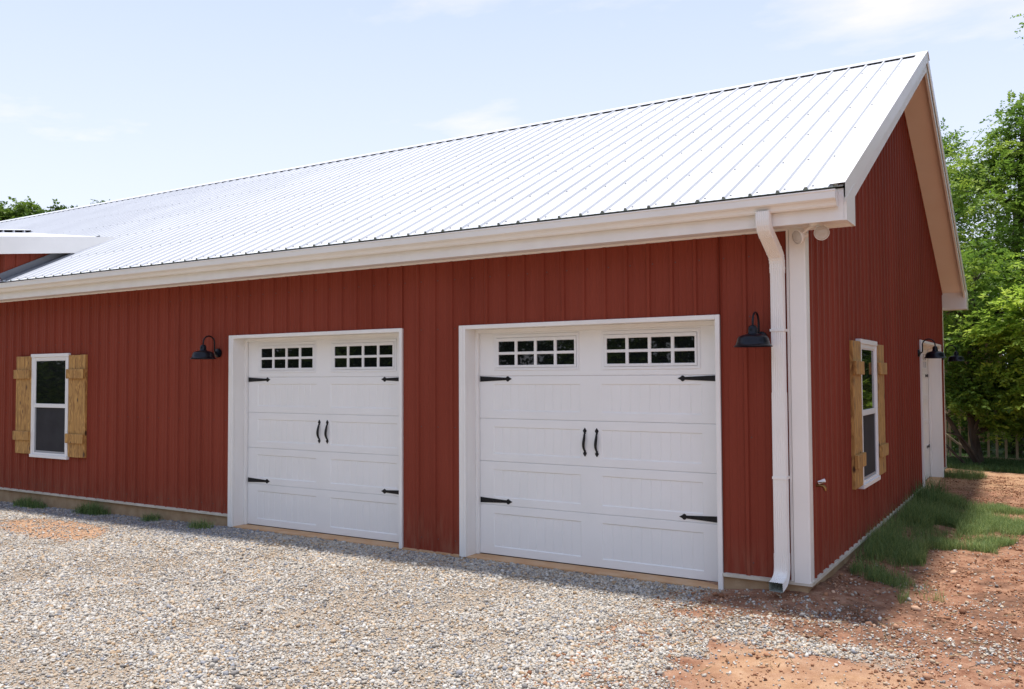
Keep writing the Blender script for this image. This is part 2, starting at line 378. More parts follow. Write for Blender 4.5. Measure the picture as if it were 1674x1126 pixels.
# base flashing
CREAM = noisy('dusty_cream_metal', (.52, .47, .38), (.66, .61, .52), scale=5, rough=.6)
mb = MB()
def lflash(a, b, pl):
    q = [pl(s, h, z) for s in (a, b) for h, z in ((.003, .006), (.034, .002), (.034, -.026), (.030, -.026), (.030, -.004), (.003, -.002))]
    mb.poly(q, [(i, (i+1) % 6, 6+(i+1) % 6, 6+i) for i in range(6)]+[(0, 1, 2, 3, 4, 5), (6, 7, 8, 9, 10, 11)])
lflash(XL+.4, DOORS[0], front); lflash(DOORS[1]+DW, .03, front); lflash(-.03, G0, gable); lflash(G1, D, gable)
mb.build('base_flashing', CREAM, barn)
mb = MB(); q = lambda s, h, z: (s, -h, z-.146); lflash(DOORS[0]+DW+.002, DOORS[1]-.002, q); mb.build('base_flashing', SILL, barn)
# corner trims
def corner(name, sx, y0, sy):
    mb = MB(); X = lambda a: a*sx
    y = lambda a: y0+a*sy
    # L profile with hemmed lips, front leg
    pr = [(-.148, .002), (-.147, -.0225), (-.124, -.024), (-.122, -.012), (-.119, -.012), (-.117, -.036), (.010, -.036), (.0225, -.030), (.0235, .075), (.0215, .085), (.0205, .105), (.001, .107)]
    rings = [[(a, y(b), z) for a, b in pr] for z in (-.004, 1.30, 1.306, HS-.003)]
    mb.loft(rings, closed=False, caps=False)
    for z in (.05, .95, 1.9, 2.9):
        mb.use(WMET)
        mb.lathe([(0, -.004), (.007, -.003), (.007, 0)], c=(-.136, y(-.023), z), n=8, axis='y') if sy > 0 else None
    return mb.build(name, WMET, barn, recalc=False)
corner('corner_trim', 1, 0, 1); corner('corner_trim', 1, D, -1)

# ------------------------------------------------------------------ roof
ENDC = mat('grey_green_rib_closure', (.50, .54, .50), .8)[0]
def roofsheet(side):
    mb = MB().use(WROOF)
    yy = (lambda y: y) if side == 0 else (lambda y: D-y)
    pr = profile(XL, XR-.02, rib=.023, minor=.0015, half=.010, base=.018, ph=.125, seam=True)
    nrm = Vector((0, -SL, 1)).normalized()
    def pt(s, h, y): q = Vector((s, y, rz(y)))+nrm*h; return (q.x, yy(q.y), q.z)
    ys = [EY, RY-.01]
    for a, b in zip(ys[:-1], ys[1:]):
        A = [pt(s, h, a) for s, h in pr]; B = [pt(s, h, b) for s, h in pr]; n = len(A)
        mb.poly(A+B, [(i, i+1, n+i+1, n+i) for i in range(n-1)])
        # underside
        A2 = [pt(XL, -.006, a), pt(XR-.02, -.006, a), pt(XR-.02, -.006, b), pt(XL, -.006, b)]
        mb.use(DARKIN); mb.quad(*A2)
        mb.use(ENDC); mb.poly([pt(s, h, a+.012) for s, h in pr]+[pt(s, -.006, a+.012) for s, h in pr], [(i, i+1, n+i+1, n+i) for i in range(n-1)])
        mb.use(DARKIN); mb.quad(pt(XL, -.006, a), pt(XL, 0, a), pt(XR-.02, 0, a), pt(XR-.02, -.006, a)); mb.use(WROOF)
    if side == 0:
        mb.use(SCREWG)
        k = -110
        for k in range(-112, 2):
            c = .125+k*RS
            if c > XR-.12 or c < XL+.1: continue
            for y in (-.33, .56, 1.6, 2.65, 3.75, 4.85):
                x = c+.040; r = .0095
                ring0 = [pt(x+r*cos(t), .0005, y+r*sin(t)) for t in [pi/3*j for j in range(6)]]
                ring1 = [pt(x+r*cos(t), .007, y+r*sin(t)) for t in [pi/3*j for j in range(6)]]
                mb.poly(ring0+ring1, [(6, 7, 8, 9, 10, 11)]+[(j, (j+1) % 6, 6+(j+1) % 6, 6+j) for j in range(6)])
    return mb.build('roof', None, barn, recalc=False)
roofsheet(0); roofsheet(1)
# ridge cap
mb = MB().use(WROOF)
nrm = Vector((0, -SL, 1)).normalized(); nr2 = Vector((0, SL, 1)).normalized()
def rp_(y, h): q = Vector((0, y, rz(y)))+(nrm if y < RY else nr2)*h; return (q.y, q.z)
prof = [rp_(RY-.16, .026), rp_(RY-.155, .031), (RY, RZ+.036), rp_(RY+.155, .031), rp_(RY+.16, .026)]
mb.loft([[(x, a, b) for a, b in prof] for x in (XL, XR+.01)], closed=False, caps=False)
prof = [rp_(RY-.16, .024), (RY, RZ+.028), rp_(RY+.16, .024)]
mb.loft([[(x, a, b) for a, b in prof] for x in (XL, XR+.01)], closed=False, caps=False)
mb.use(DARKFILL)  # dark strips inside the cap paint the shade of its open gaps
for sgn in (-1, 1):
    q = [rp_(RY+sgn*.145, -.003), rp_(RY+sgn*.145, .0235), rp_(RY+sgn*.12, .0235), rp_(RY+sgn*.12, -.003)]
    mb.loft([[(x, a, b) for a, b in q] for x in (XL+.02, XR-.03)])
mb.build('ridge_cap', None, barn)
# rake trims : upper sheet metal trim, lower board
def rake(yf, front_side=True, x0=XR, sgn=1, cut=True):
    mb = MB().use(WMET)
    # cross-section in (x, dz)
    up = [(x0-.14*sgn, .010), (x0-.13*sgn, .028), (x0, .030), (x0, -.13), (x0-.012*sgn, -.135)]
    lo = [(x0-.020*sgn, -.122), (x0-.020*sgn, -.262), (x0-.050*sgn, -.262), (x0-.050*sgn, -.122)]
    ya, yb = (EY-.012, RY)
    def P2(x, dz, y): return (x, yf(y), rz(y)+dz) if y < RY else (x, yf(y), RZ+dz)
    mb.loft([[P2(x, dz, y) for x, dz in up] for y in (ya, yb)], closed=False, caps=False)
    mb.use(WPAINT)
    mb.loft([[P2(x, dz, y) for x, dz in lo] for y in (ya+.06, yb)])
    return mb.build('rake_trim', None, barn)
rake(lambda y: y); rake(lambda y: D-y)
rake(lambda y: y, x0=XL-.01, sgn=-1); rake(lambda y: D-y, x0=XL-.01, sgn=-1)
# sloped gable soffits
for yf in (lambda y: y, lambda y: D-y):
    for xa, xb in ((.002, XR-.03), (XL+.02, XL+.40)):
        mb = MB()
        if xa > -1:
            mb.use(RED); mb.poly([(x_, yf(y_), rz(y_)-d_) for y_ in (.0, RY) for x_, d_ in ((.0025, .156), (.0215, .156), (.0215, .195), (.0025, .195))], [(0, 1, 5, 4), (1, 2, 6, 5), (2, 3, 7, 6), (0, 1, 2, 3)])
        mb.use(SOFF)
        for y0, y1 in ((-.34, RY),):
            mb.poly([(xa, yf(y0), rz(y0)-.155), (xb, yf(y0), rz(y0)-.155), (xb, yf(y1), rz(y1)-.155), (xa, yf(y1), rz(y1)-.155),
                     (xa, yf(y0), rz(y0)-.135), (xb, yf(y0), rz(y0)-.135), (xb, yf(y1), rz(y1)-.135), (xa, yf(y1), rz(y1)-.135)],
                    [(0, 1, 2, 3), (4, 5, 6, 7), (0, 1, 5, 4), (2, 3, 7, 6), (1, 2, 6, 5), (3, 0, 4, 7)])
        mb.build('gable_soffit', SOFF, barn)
# eave boxes : soffit, fascia, closing end panel
for yf in (lambda y: y, lambda y: D-y):
    a, b = sorted((yf(-.352), yf(-.025))); mb = MB(); mb.box(XL+.02, XR-.022, a, b, HS-.006, HS+.012)
    a, b = sorted((yf(-.0248), yf(-.003))); mb.box(XL+.02, -.001, a, b, HS-.022, HS+.012)
    mb.build('soffit', WPAINT, barn)
    a, b = sorted((yf(-.376), yf(-.354))); mb = MB(); mb.box(XL+.02, XR-.022, a, b, 3.092, 3.355); mb.build('fascia', WPAINT, barn)
for yf in (lambda y: y, lambda y: D-y):
    mb = MB()
    for x0, x1 in ((XR-.02, XR+.002),):
        pr = [(-.378, 3.088), (-.02, 3.088), (-.02, rz(-.02)-.11), (-.378, rz(-.378)-.11)]
        mb.loft([[(x, yf(y), z) for y, z in pr] for x in (x0, x1)])
    # back of the boxed return
    a, b = sorted((yf(-.024), yf(-.006))); mb.box(.001, XR-.021, a, b, 3.09, rz(-.02)-.14)
    mb.build('eave_return', WMET, barn)
# gutter, k-style
def gutter(yf, x0=XL+.02, x1=.375):
    mb = MB().use(WMET)
    pr = [(-.381, 3.335), (-.381, 3.205), (-.432, 3.200), (-.444, 3.212), (-.449, 3.228), (-.462, 3.244), (-.482, 3.252), (-.494, 3.262), (-.496, 3.318), (-.502, 3.322), (-.502, 3.334), (-.490, 3.336), (-.488, 3.326)]
    mb.loft([[(x, yf(y), z) for y, z in pr] for x in (x0, x1)], closed=False, caps=False)
    inn = [(-.385, 3.333), (-.385, 3.209), (-.430, 3.204), (-.459, 3.248), (-.490, 3.266), (-.490, 3.32)]
    mb.use(DARKIN); mb.loft([[(x, yf(y), z) for y, z in inn] for x in (x0, x1-.004)], closed=False, caps=False); mb.use(WMET)
    cap = pr[:11]; c2 = [(y+(.004 if y < -.4 else -.0), z) for y, z in cap]
    mb.poly([(x1+.001, yf(y), z) for y, z in cap], [tuple(range(11))]); 
    return mb.build('gutter', None, barn, recalc=False)
gutter(lambda y: y); gutter(lambda y: D-y)
# downspout: corrugated rectangular pipe swept down the wall
def downspout():
    W2, D2 = .056, .040
    base = []
    def ring(c, d, sc=1, W2=W2, D2=D2):
        d = Vector(d).normalized(); xa = Vector((1, 0, 0)); xa = (xa-d*xa.dot(d)).normalized(); ya = d.cross(xa).normalized()
        pts = []
        seq = []
        n = 6
        def side(ax0, ay0, ax1, ay1, nx, ny, flutes):
            k = flutes*4
            for i in range(k):
                t = i/k; ph = (i % 4); dep = .0035 if ph in (2,) else (.0 if ph in (0,) else .0015)
                if t < .08 or t > .93: dep = 0
                seq.append((ax0+(ax1-ax0)*t-nx*dep, ay0+(ay1-ay0)*t-ny*dep))
        r = .006
        side(-W2+r, -D2, W2-r, -D2, 0, -1, 6); seq.append((W2-r, -D2)); 
        side(W2, -D2+r, W2, D2-r, 1, 0, 4); seq.append((W2, D2-r))
        side(W2-r, D2, -W2+r, D2, 0, 1, 6); seq.append((-W2+r, D2))
        side(-W2, D2-r, -W2, -D2+r, -1, 0, 4); seq.append((-W2, -D2+r))
        return [tuple(Vector(c)+xa*(a*sc)+ya*(b*sc)) for a, b in seq]
    mb = MB().use(WMET)
    path = [(-.228, -.435, 3.215), (-.228, -.435, 3.14), (-.227, -.430, 3.105), (-.226, -.415, 3.075), (-.223, -.385, 3.045), (-.214, -.155, 2.905), (-.211, -.118, 2.875), (-.210, -.098, 2.84), (-.209, -.089, 2.80), (-.209, -.088, 2.72)]
    def sweep(path, sc=1, caps=False):
        P_ = [Vector(p) for p in path]; rg = []
        for i, p in enumerate(P_):
            d = P_[min(i+1, len(P_)-1)]-P_[max(i-1, 0)]
            rg.append(ring(p, -d, sc))
        mb.loft(rg, caps=caps)
    sweep(path, 1.06); sweep([(-.209, -.088, 2.76), (-.209, -.088, 1.62)], 1.0); sweep([(-.209, -.088, 1.66), (-.209, -.088, .20)], 1.05)
    sp_ = [(-.209, -.088, .25), (-.209, -.088, .12), (-.210, -.095, .080), (-.211, -.115, .045), (-.213, -.150, .018), (-.216, -.200, .000), (-.219, -.262, -.012)]; sweep(sp_, 1.10)
    mb.use(DARKIN); sweep([(-.209, -.088, .20)]+sp_[1:], 1.06)
    # crimped elbow seams
    mb.use(WMET)
    for p, d in (((-.222, -.365, 3.033), (0, .23, -.14)), ((-.2145, -.165, 2.911), (0, .23, -.14)), ((-.2105, -.108, 2.858), (0, .03, -.05)), ((-.2095, -.093, 2.82), (0, .012, -.05)), ((-.209, -.088, 2.765), (0, 0, -1))):
        a = Vector(p); d = Vector(d).normalized(); mb.loft([ring(a-d*.006, -d, 1.06), ring(a-d*.002, -d, 1.11), ring(a+d*.002, -d, 1.11), ring(a+d*.006, -d, 1.06)], caps=False)
    for z in (2.2, .9):
        mb.box(-.272, -.146, -.134, -.001, z, z+.022)
    return mb.build('downspout', None, barn, recalc=True)
downspout()

# ------------------------------------------------------------------ dormer on the far slope
dor = MB().use(WROOF)
dz_ = lambda x, y: 4.34+.13*(y-1.54)-.11*(x+12.37)
A = (-12.37, 1.54); B_ = (-18.6, 3.37); FY = -.75
dor.poly([(A[0], A[1], dz_(*A)), (B_[0], B_[1], dz_(*B_)), (B_[0], FY, dz_(B_[0], FY)), (A[0], FY, dz_(A[0], FY)),
          (A[0], A[1], dz_(*A)-.03), (B_[0], B_[1], dz_(*B_)-.03), (B_[0], FY, dz_(B_[0], FY)-.03), (A[0], FY, dz_(A[0], FY)-.03)],
         [(0, 1, 2, 3), (7, 6, 5, 4), (0, 3, 7, 4), (2, 3, 7, 6)])
xm = -24.8; zr = lambda y: dz_(B_[0], y); zl = lambda y: dz_(A[0], y)
dor.poly([(xm, A[1], zl(A[1])), (B_[0], B_[1], zr(B_[1])), (B_[0], FY, zr(FY)), (xm, FY, zl(FY))], [(0, 1, 2, 3)])
for y in np.arange(FY+.1, B_[1]-.1, RS):   # ribs under a raised ridge cap
    dor.poly([(B_[0]+.32, y-.02, zr(y)-.11*.32), (B_[0]+.32, y+.02, zr(y)-.11*.32), (B_[0]+.32, y+.012, zr(y)-.11*.32+.05), (B_[0]+.32, y-.012, zr(y)-.11*.32+.05),
              (B_[0], y-.02, zr(y)), (B_[0], y+.02, zr(y)), (B_[0], y+.012, zr(y)+.05), (B_[0], y-.012, zr(y)+.05)], [(0, 1, 2, 3), (0, 3, 7, 4), (1, 2, 6, 5), (3, 2, 6, 7)])
yb = B_[1]-.05
dor.poly([(B_[0]+.34, FY, zr(FY)+.02), (B_[0]+.34, yb, zr(yb)+.02), (B_[0], yb, zr(yb)+.07), (B_[0], FY, zr(FY)+.07), (B_[0]-.34, FY, zr(FY)+.02), (B_[0]-.34, yb, zr(yb)+.02)], [(0, 1, 2, 3), (3, 2, 5, 4)])
dor.use(DARKFILL); dor.poly([(B_[0]+.25, FY, zr(FY)-.03), (B_[0]+.25, yb, zr(yb)-.03), (B_[0]+.25, yb, zr(yb)+.03), (B_[0]+.25, FY, zr(FY)+.03)], [(0, 1, 2, 3)])  # dark strip paints the shade under the dormer ridge cap
dor.build('dormer_roof', None, barn, recalc=False)
mb = MB()
pr = lambda x: [(x, A[1]+.02, dz_(*A)+.012), (x, FY, dz_(A[0], FY)+.012), (x, FY, dz_(A[0], FY)-.27), (x, .75, dz_(A[0], .75)-.27), (x, .75, rz(.75)-.02), (x, A[1]+.02, rz(A[1]+.02)-.02)]
mb.loft([pr(-12.372), pr(-12.348)])
mb.build('dormer_fascia', WMET, barn)
mb = MB().use(RED)
clad(mb, -.33, 1.45, lambda s: rz(s)-.02, lambda s: dz_(-12.52, s)-.03, lambda s, h, z: (-12.52+h, s, z), .1)
clad(mb, -24.6, -12.52, 3.42, lambda s: (dz_(s, -.33) if s > -18.6 else dz_(-37.2-s, -.33))-.04, lambda s, h, z: (s, -.33-h, z), .1, extra=(-18.6,))
mb.build('dormer_wall', None, barn, recalc=False)
mb = MB()
nr = Vector((0, -SL, 1)).normalized()
def rr(x, y, h): q = Vector((x, y, rz(y)))+nr*h; return tuple(q)
for a, b, h in ((-12.49, -12.36, .026),):
    mb.poly([rr(a, -.38, h), rr(b, -.38, h), rr(b, 1.35, h), rr(a, 1.35, h), rr(a, -.38, h+.10), rr(a, 1.35, h+.10), rr(b, -.38, 0), rr(b, 1.35, 0)], [(0, 1, 2, 3), (0, 3, 5, 4), (1, 6, 7, 2)])
mb.build('wall_flashing', mat('shade_dark_flashing', (.16, .17, .19), .45)[0], barn, recalc=False)  # dark grey puts the shadow beside the dormer wall into the flashing

# ------------------------------------------------------------------ garage door
def holes_face(mb, x0, x1, z0, z1, holes, y, dep, bev=.006):
    xs = sorted({x0, x1, *[h[0] for h in holes], *[h[1] for h in holes]}); zs = sorted({z0, z1, *[h[2] for h in holes], *[h[3] for h in holes]})
    for i in range(len(xs)-1):
        for j in range(len(zs)-1):
            cx, cz = (xs[i]+xs[i+1])/2, (zs[j]+zs[j+1])/2
            if any(h[0] < cx < h[1] and h[2] < cz < h[3] for h in holes): continue
            mb.quad((xs[i], y, zs[j]), (xs[i+1], y, zs[j]), (xs[i+1], y, zs[j+1]), (xs[i], y, zs[j+1]))
    for a, b, c, d in holes:
        o = [(a, y, c), (b, y, c), (b, y, d), (a, y, d)]; e = bev; q = [(a+e, y+dep, c+e), (b-e, y+dep, c+e), (b-e, y+dep, d-e), (a+e, y+dep, d-e)]
        for k in range(4): mb.quad(o[k], o[(k+1) % 4], q[(k+1) % 4], q[k])
def garage_door():
    SY = .20
    zs = [-.142, .40, .88, 1.35, 1.82, 2.345]; X0, X1 = .11, 2.90
    pan = [(.305, 1.385), (1.625, 2.70)]
    mb = MB().use(WDOOR)
    for i in range(5):
        a, b = zs[i]+.0009, zs[i+1]-.0009
        hs = [(p0, p1, a+.085, b-.088) for p0, p1 in pan] if i < 4 else [(p0, p1, 1.87, 2.282) for p0, p1 in pan]
        r = .004
        holes_face(mb, X0, X1, a+r, b-r, hs, SY, .008 if i < 4 else .004, .009)
        mb.quad((X0, SY, a+r), (X1, SY, a+r), (X1, SY+.006, a), (X0, SY+.006, a)); mb.quad((X0, SY+.006, b), (X1, SY+.006, b), (X1, SY, b-r), (X0, SY, b-r))
        mb.quad((X0, SY+.006, a), (X1, SY+.006, a), (X1, SY+.045, a), (X0, SY+.045, a)); mb.quad((X0, SY+.006, b), (X1, SY+.006, b), (X1, SY+.045, b), (X0, SY+.045, b))
        mb.quad((X0, SY+.045, a), (X1, SY+.045, a), (X1, SY+.045, b), (X0, SY+.045, b))
        for h in hs:
            if i == 4:
                mb.quad((h[0]+.009, SY+.004, h[2]+.009), (h[1]-.009, SY+.004, h[2]+.009), (h[1]-.009, SY+.004, h[3]-.009), (h[0]+.009, SY+.004, h[3]-.009)); continue
            # grooved plate
            xa, xb = h[0]+.009, h[1]-.009; n = 10; pts = []
            for k in range(n+1):
                c = xa+(xb-xa)*k/n
                if k in (0, n): pts.append((c, 0)); continue
                pts += [(c-.006, 0), (c-.003, .0042), (c+.001, .0042), (c+.005, 0)]
            y = SY+.008; za, zb_ = h[2]+.009, h[3]-.009; m = len(pts)
            mb.poly([(p, y+q, za) for p, q in pts]+[(p, y+q, zb_) for p, q in pts], [(k, k+1, m+k+1, m+k) for k in range(m-1)])
    mb.use(DARKFILL); mb.box(X0, X1, SY+.004, SY+.04, -.149, -.142)
    d = mb.build('garage_door', None, barn, recalc=False)
    # frame
    mb = MB().use(WPAINT)
    mb.box(0, .088, -.034, .0, ZB, ZT, c=.004); mb.box(DW-.045, DW, -.034, .0, ZB, ZT, c=.004); mb.box(.0885, DW-.0455, -.033, .0, ZT-.045, ZT, c=.004)
    mb.box(.030, .060, -.040, -.0345, ZB+.001, ZT-.02)   # trim bead
    mb.box(.01, .0885, .001, .25, ZB, ZT-.002); mb.box(DW-.0455, DW-.005, .001, .25, ZB, ZT-.002); mb.box(.089, DW-.046, .001, .25, ZT-.040, ZT-.002)
    mb.box(.0888, .128, .155, .196, ZB+.008, ZT-.041, c=.003); mb.box(DW-.085, DW-.0462, .155, .196, ZB+.008, ZT-.041, c=.003); mb.box(.1283, DW-.0853, .157, .196, ZT-.085, ZT-.041, c=.003)
    mb.build('door_frame', None, d)
    for p0, p1 in pan:
        mb = MB().use(VINYL); wx0, wx1, wz0, wz1 = p0+.012, p1-.012, 1.882, 2.270
        gx0, gx1, gz0, gz1 = p0+.070, p1-.062, 1.936, 2.200
        cols, rows = 4, 2; mw = .030
        pw = ((gx1-gx0)-mw*3)/4; ph = ((gz1-gz0)-.026)/2; hs = []
        for a in range(4):
            for b in range(2):
                hs.append((gx0+a*(pw+mw), gx0+a*(pw+mw)+pw, gz0+b*(ph+.026), gz0+b*(ph+.026)+ph))
        holes_face(mb, wx0+.034, wx1-.030, wz0+.030, wz1-.036, hs, SY-.010, .011, .003)
        holes_face(mb, wx0, wx1, wz0, wz1, [(wx0+.028, wx1-.024, wz0+.024, wz1-.030)], SY-.006, .006, .003)
        for (q0, q1, q2, q3) in ((wx0, wx1, wz0, wz1), (wx0+.034, wx1-.030, wz0+.030, wz1-.036)):
            yy = SY-.006 if q0 == wx0 else SY-.010
            for e in (((q0, q2), (q1, q2)), ((q1, q2), (q1, q3)), ((q1, q3), (q0, q3)), ((q0, q3), (q0, q2))):
                (a, b), (c, e2) = e; mb.quad((a, yy, b), (c, yy, e2), (c, SY+.004, e2), (a, SY+.004, b))
        wf = mb.build('window_frame', None, d, recalc=False)
        MB().box(gx0-.002, gx1+.002, SY+.0012, SY+.0035, gz0-.002, gz1+.002).build('glass', GLASS, d)
    # strap hinges
    for z in (1.787, .447):
        for side in (0, 1):
            f = (lambda x: x) if side == 0 else (lambda x: 3.005-x)
            t = [(.132, .030), (.455, .015), (.474, .014), (.482, .024), (.495, .029), (.506, .025), (.512, .018), (.522, .012), (.545, .001)]
            mb = MB()
            top = [(f(x), h) for x, h in t]
            pts = [(x, SY-.006, z+h) for x, h in top]+[(x, SY-.006, z-h) for x, h in top]
            n = len(t)
            bk = [(x, SY, zz_) for x, _, zz_ in pts]
            F = [(i, i+1, n+i+1, n+i) for i in range(n-1)]
            m2 = len(pts); mb.poly(pts+bk, F+[tuple(m2+q for q in f_) for f_ in F]+[(i, i+1, m2+i+1, m2+i) for i in range(n-1)]+[(n+i, n+i+1, m2+n+i+1, m2+n+i) for i in range(n-1)]+[(0, n, m2+n, m2)])
            for q in (.17, .30, .43): mb.lathe([(0, -.010), (.006, -.009), (.008, -.006)], c=(f(q), SY, z), n=8, axis='y')
            mb.build('strap_hinge', BLK, d)
    # handles
    for xc in (1.437, 1.575):
        mb = MB()
        def spade(zc, s):
            pts = [(0, .040), (.010, .026), (.020, .012), (.018, .0), (.010, -.010), (.011, -.024), (-.011, -.024), (-.010, -.010), (-.018, .0), (-.020, .012), (-.010, .026)]
            mb.loft([[(xc+a, y, zc+s*b) for a, b in pts] for y in (SY-.007, SY+.001)])
        spade(1.238, 1); spade(1.020, -1)
        path = []; R = []
        for i in range(13):
            t = i/12; z = 1.222-t*.186; bow = sin(pi*t)**.8
            path.append((xc+.004*sin(2*pi*t), SY-.008-.026*bow, z)); R.append(.009+.0065*sin(pi*t))
        mb.tube(path, R, n=10)
        mb.build('pull_handle', BLK, d, smooth=True)
    return d
gd = garage_door(); gd.location = (DOORS[0], 0, 0)
g2 = copy_tree(gd, barn); g2.location = (DOORS[1], 0, 0)
g3 = copy_tree(gd, barn); g3.location = (0, D3Y, 0); g3.rotation_euler = (0, 0, pi/2)
gd['label'] = 'farther white garage door on the front wall'; g2['label'] = 'nearer white garage door beside the downspout'; g3['label'] = 'white garage door in the gable wall'

# ------------------------------------------------------------------ windows and shutters (local: x along wall, -y outwards)
def window():
    x0, x1, z0, z1 = 0, 1.03, .562, 2.204
    mb = MB().use(VINYL)
    F = .100
    Y = -.052
    mb.box(x0-.012, x1+.012, -.058, .0, z1-.045, z1+.008, c=.003)            # head drip
    mb.box(x0-.008, x1+.008, -.066, .0, z0-.004, z0+.045, c=.003)            # sill
    mb.box(x0, x0+.062, Y, 0, z0+.0455, z1-.0455, c=.003); mb.box(x1-.062, x1, Y, 0, z0+.0455, z1-.0455, c=.003)
    # step inside the jambs
    mb.box(x0+.0625, x0+.085, Y+.012, 0, z0+.046, z1-.046); mb.box(x1-.085, x1-.0625, Y+.012, 0, z0+.046, z1-.046)
    mb.box(x0+.0855, x1-.0855, Y+.010, 0, z1-.09, z1-.046, c=.002)
    mb.box(x0+.0855, x1-.0855, Y+.006, 0, z0+.046, z0+.075, c=.002)
    wn = mb.build('window', None, barn)
    mb = MB().use(VINYL)
    a, b = x0+.0855, x1-.0855
    mb.box(a, b, Y+.008, -.004, 1.355, 1.418, c=.003); mb.box(a, a+.018, Y+.018, -.004, 1.4185, z1-.0905); mb.box(b-.018, b, Y+.018, -.004, 1.4185, z1-.0905)
    mb.box(a+.0185, b-.0185, Y+.018, -.004, z1-.105, z1-.0905)
    mb.build('upper_sash', None, wn)
    MB().box(a+.019, b-.019, -.026, -.022, 1.419, z1-.1055).build('window_glass', GLASS2, wn)
    mb = MB().use(mat('grey_screen_frame', (.33, .34, .36), .45)[0] if 'grey_screen_frame' not in bpy.data.materials else bpy.data.materials['grey_screen_frame'])
    mb.box(a, a+.030, Y+.020, -.006, z0+.0755, 1.3545); mb.box(b-.022, b, Y+.020, -.006, z0+.0755, 1.3545); mb.box(a+.0305, b-.0225, Y+.020, -.006, z0+.0755, z0+.105)
    mb.build('screen_frame', None, wn)
    MB().box(a+.031, b-.023, -.024, -.020, z0+.1055, 1.354).build('insect_screen', SCREEN, wn)
    return wn
def shutter(x0):
    z0, z1 = .605, 2.180
    mb = MB()
    wb = .1455
    for i in range(3):
        dz1 = random.uniform(-.004, .004)
        mb.box(i*(wb+.0025), i*(wb+.0025)+wb, -.058, -.0205, z0+dz1, z1+dz1, c=.0035)
    s = mb.build('shutter', WOOD, barn); s.location = (x0, 0, 0)
    for z in (1.815, .82):
        m2 = MB(); m2.box(-.022, .442, -.094, -.0585, 0, .145, c=.004)
        for qx in (.07, .22, .37):
            for qz in (.04, .105): m2.use(WOOD)
        o = m2.build('batten', WOOD, s); o.location = (0, 0, z)
    return s
wn = window(); wn.location = (-12.19, 0, 0); wn['label'] = 'front window with grey screen in its lower half'
sh = shutter(-12.625); sh2 = copy_tree(sh, barn); sh2.location = (-11.135, 0, 0)
def gab(o, y): c = copy_tree(o, barn); c.location = (0, y, 0); c.rotation_euler = (0, 0, pi/2); return c
gw = gab(wn, 2.31); gw['label'] = 'gable window reflecting green trees'
gab(sh, 1.84); gab(sh, 3.36)
sh['label'] = 'left pine shutter of the front window'; sh2['label'] = 'right pine shutter of the front window'

# ------------------------------------------------------------------ gooseneck lamps (local: wall plane y=0, out = -y)
def lamp():
    o = empty('barn_lamp', 'x', 'wall lamp')
    mb = MB(); mb.lathe([(0, -.030), (.026, -.030), (.034, -.024), (.058, -.018), (.060, -.010), (.060, .012), (0, .012)], c=(0, -.019, 0), n=28, axis='y'); mb.build('wall_plate', LAMPBLK, o, smooth=True)
    cy = -.262
    path = [(0, -.045, 0)]
    path += [(0, -.062, .004), (0, -.074, .018), (0, -.079, .04), (0, -.079, .13)]
    cx, R = (-.079+cy)/2, (-.079-cy)/2
    for i in range(1, 15):
        a = pi*i/14; path.append((0, cx+R*cos(a), .13+R*1.02*sin(a)))
    path += [(0, cy, .10)]
    mb = MB(); mb.tube(path, .0095, n=10); mb.build('gooseneck_arm', LAMPBLK, o, smooth=True)
    mb = MB(); mb.lathe([(.010, .108), (.020, .106), (.032, .097), (.039, .082), (.041, .064), (.041, .040), (.048, .030), (.052, .022)], c=(0, cy, 0), n=28); mb.build('socket', LAMPBLK, o, smooth=True)
    mb = MB()
    pr = [(.040, .030), (.058, .027), (.090, .019), (.116, .009), (.128, -.001), (.134, -.014), (.141, -.040), (.148, -.062), (.160, -.074), (.166, -.078), (.166, -.086), (.160, -.084), (.142, -.064), (.134, -.040), (.126, -.010), (.09, .010), (.03, .020)]
    mb.lathe(pr, c=(0, cy, 0), n=40); mb.build('lamp_shade', LAMPBLK, o, smooth=True)
    mb = MB(); mb.lathe([(0, -.075), (.018, -.070), (.029, -.052), (.030, -.040), (.020, -.015), (.014, .0)], c=(0, cy, 0), n=16); mb.build('light_bulb', LENS, o, smooth=True)
    return o
lm = lamp(); lm.location = (-7.715, 0, 2.15); G = 'black barn lamps on the walls'
l2 = copy_tree(lm); l2.location = (-.385, 0, 2.15)
l3 = copy_tree(lm); l3.location = (0, 7.42, 2.155); l3.rotation_euler = (0, 0, pi/2)
l4 = copy_tree(lm); l4.location = (0, 10.95, 2.15); l4.rotation_euler = (0, 0, pi/2)
for o, t in ((lm, 'black gooseneck lamp on the front wall between window and garage door'), (l2, 'black gooseneck lamp between the nearer garage door and the downspout'),
             (l3, 'black gooseneck lamp on the gable wall hanging in front of the side door'), (l4, 'black gooseneck lamp at the far rear corner against the green trees')): tag(o, t, 'wall lamp', G)

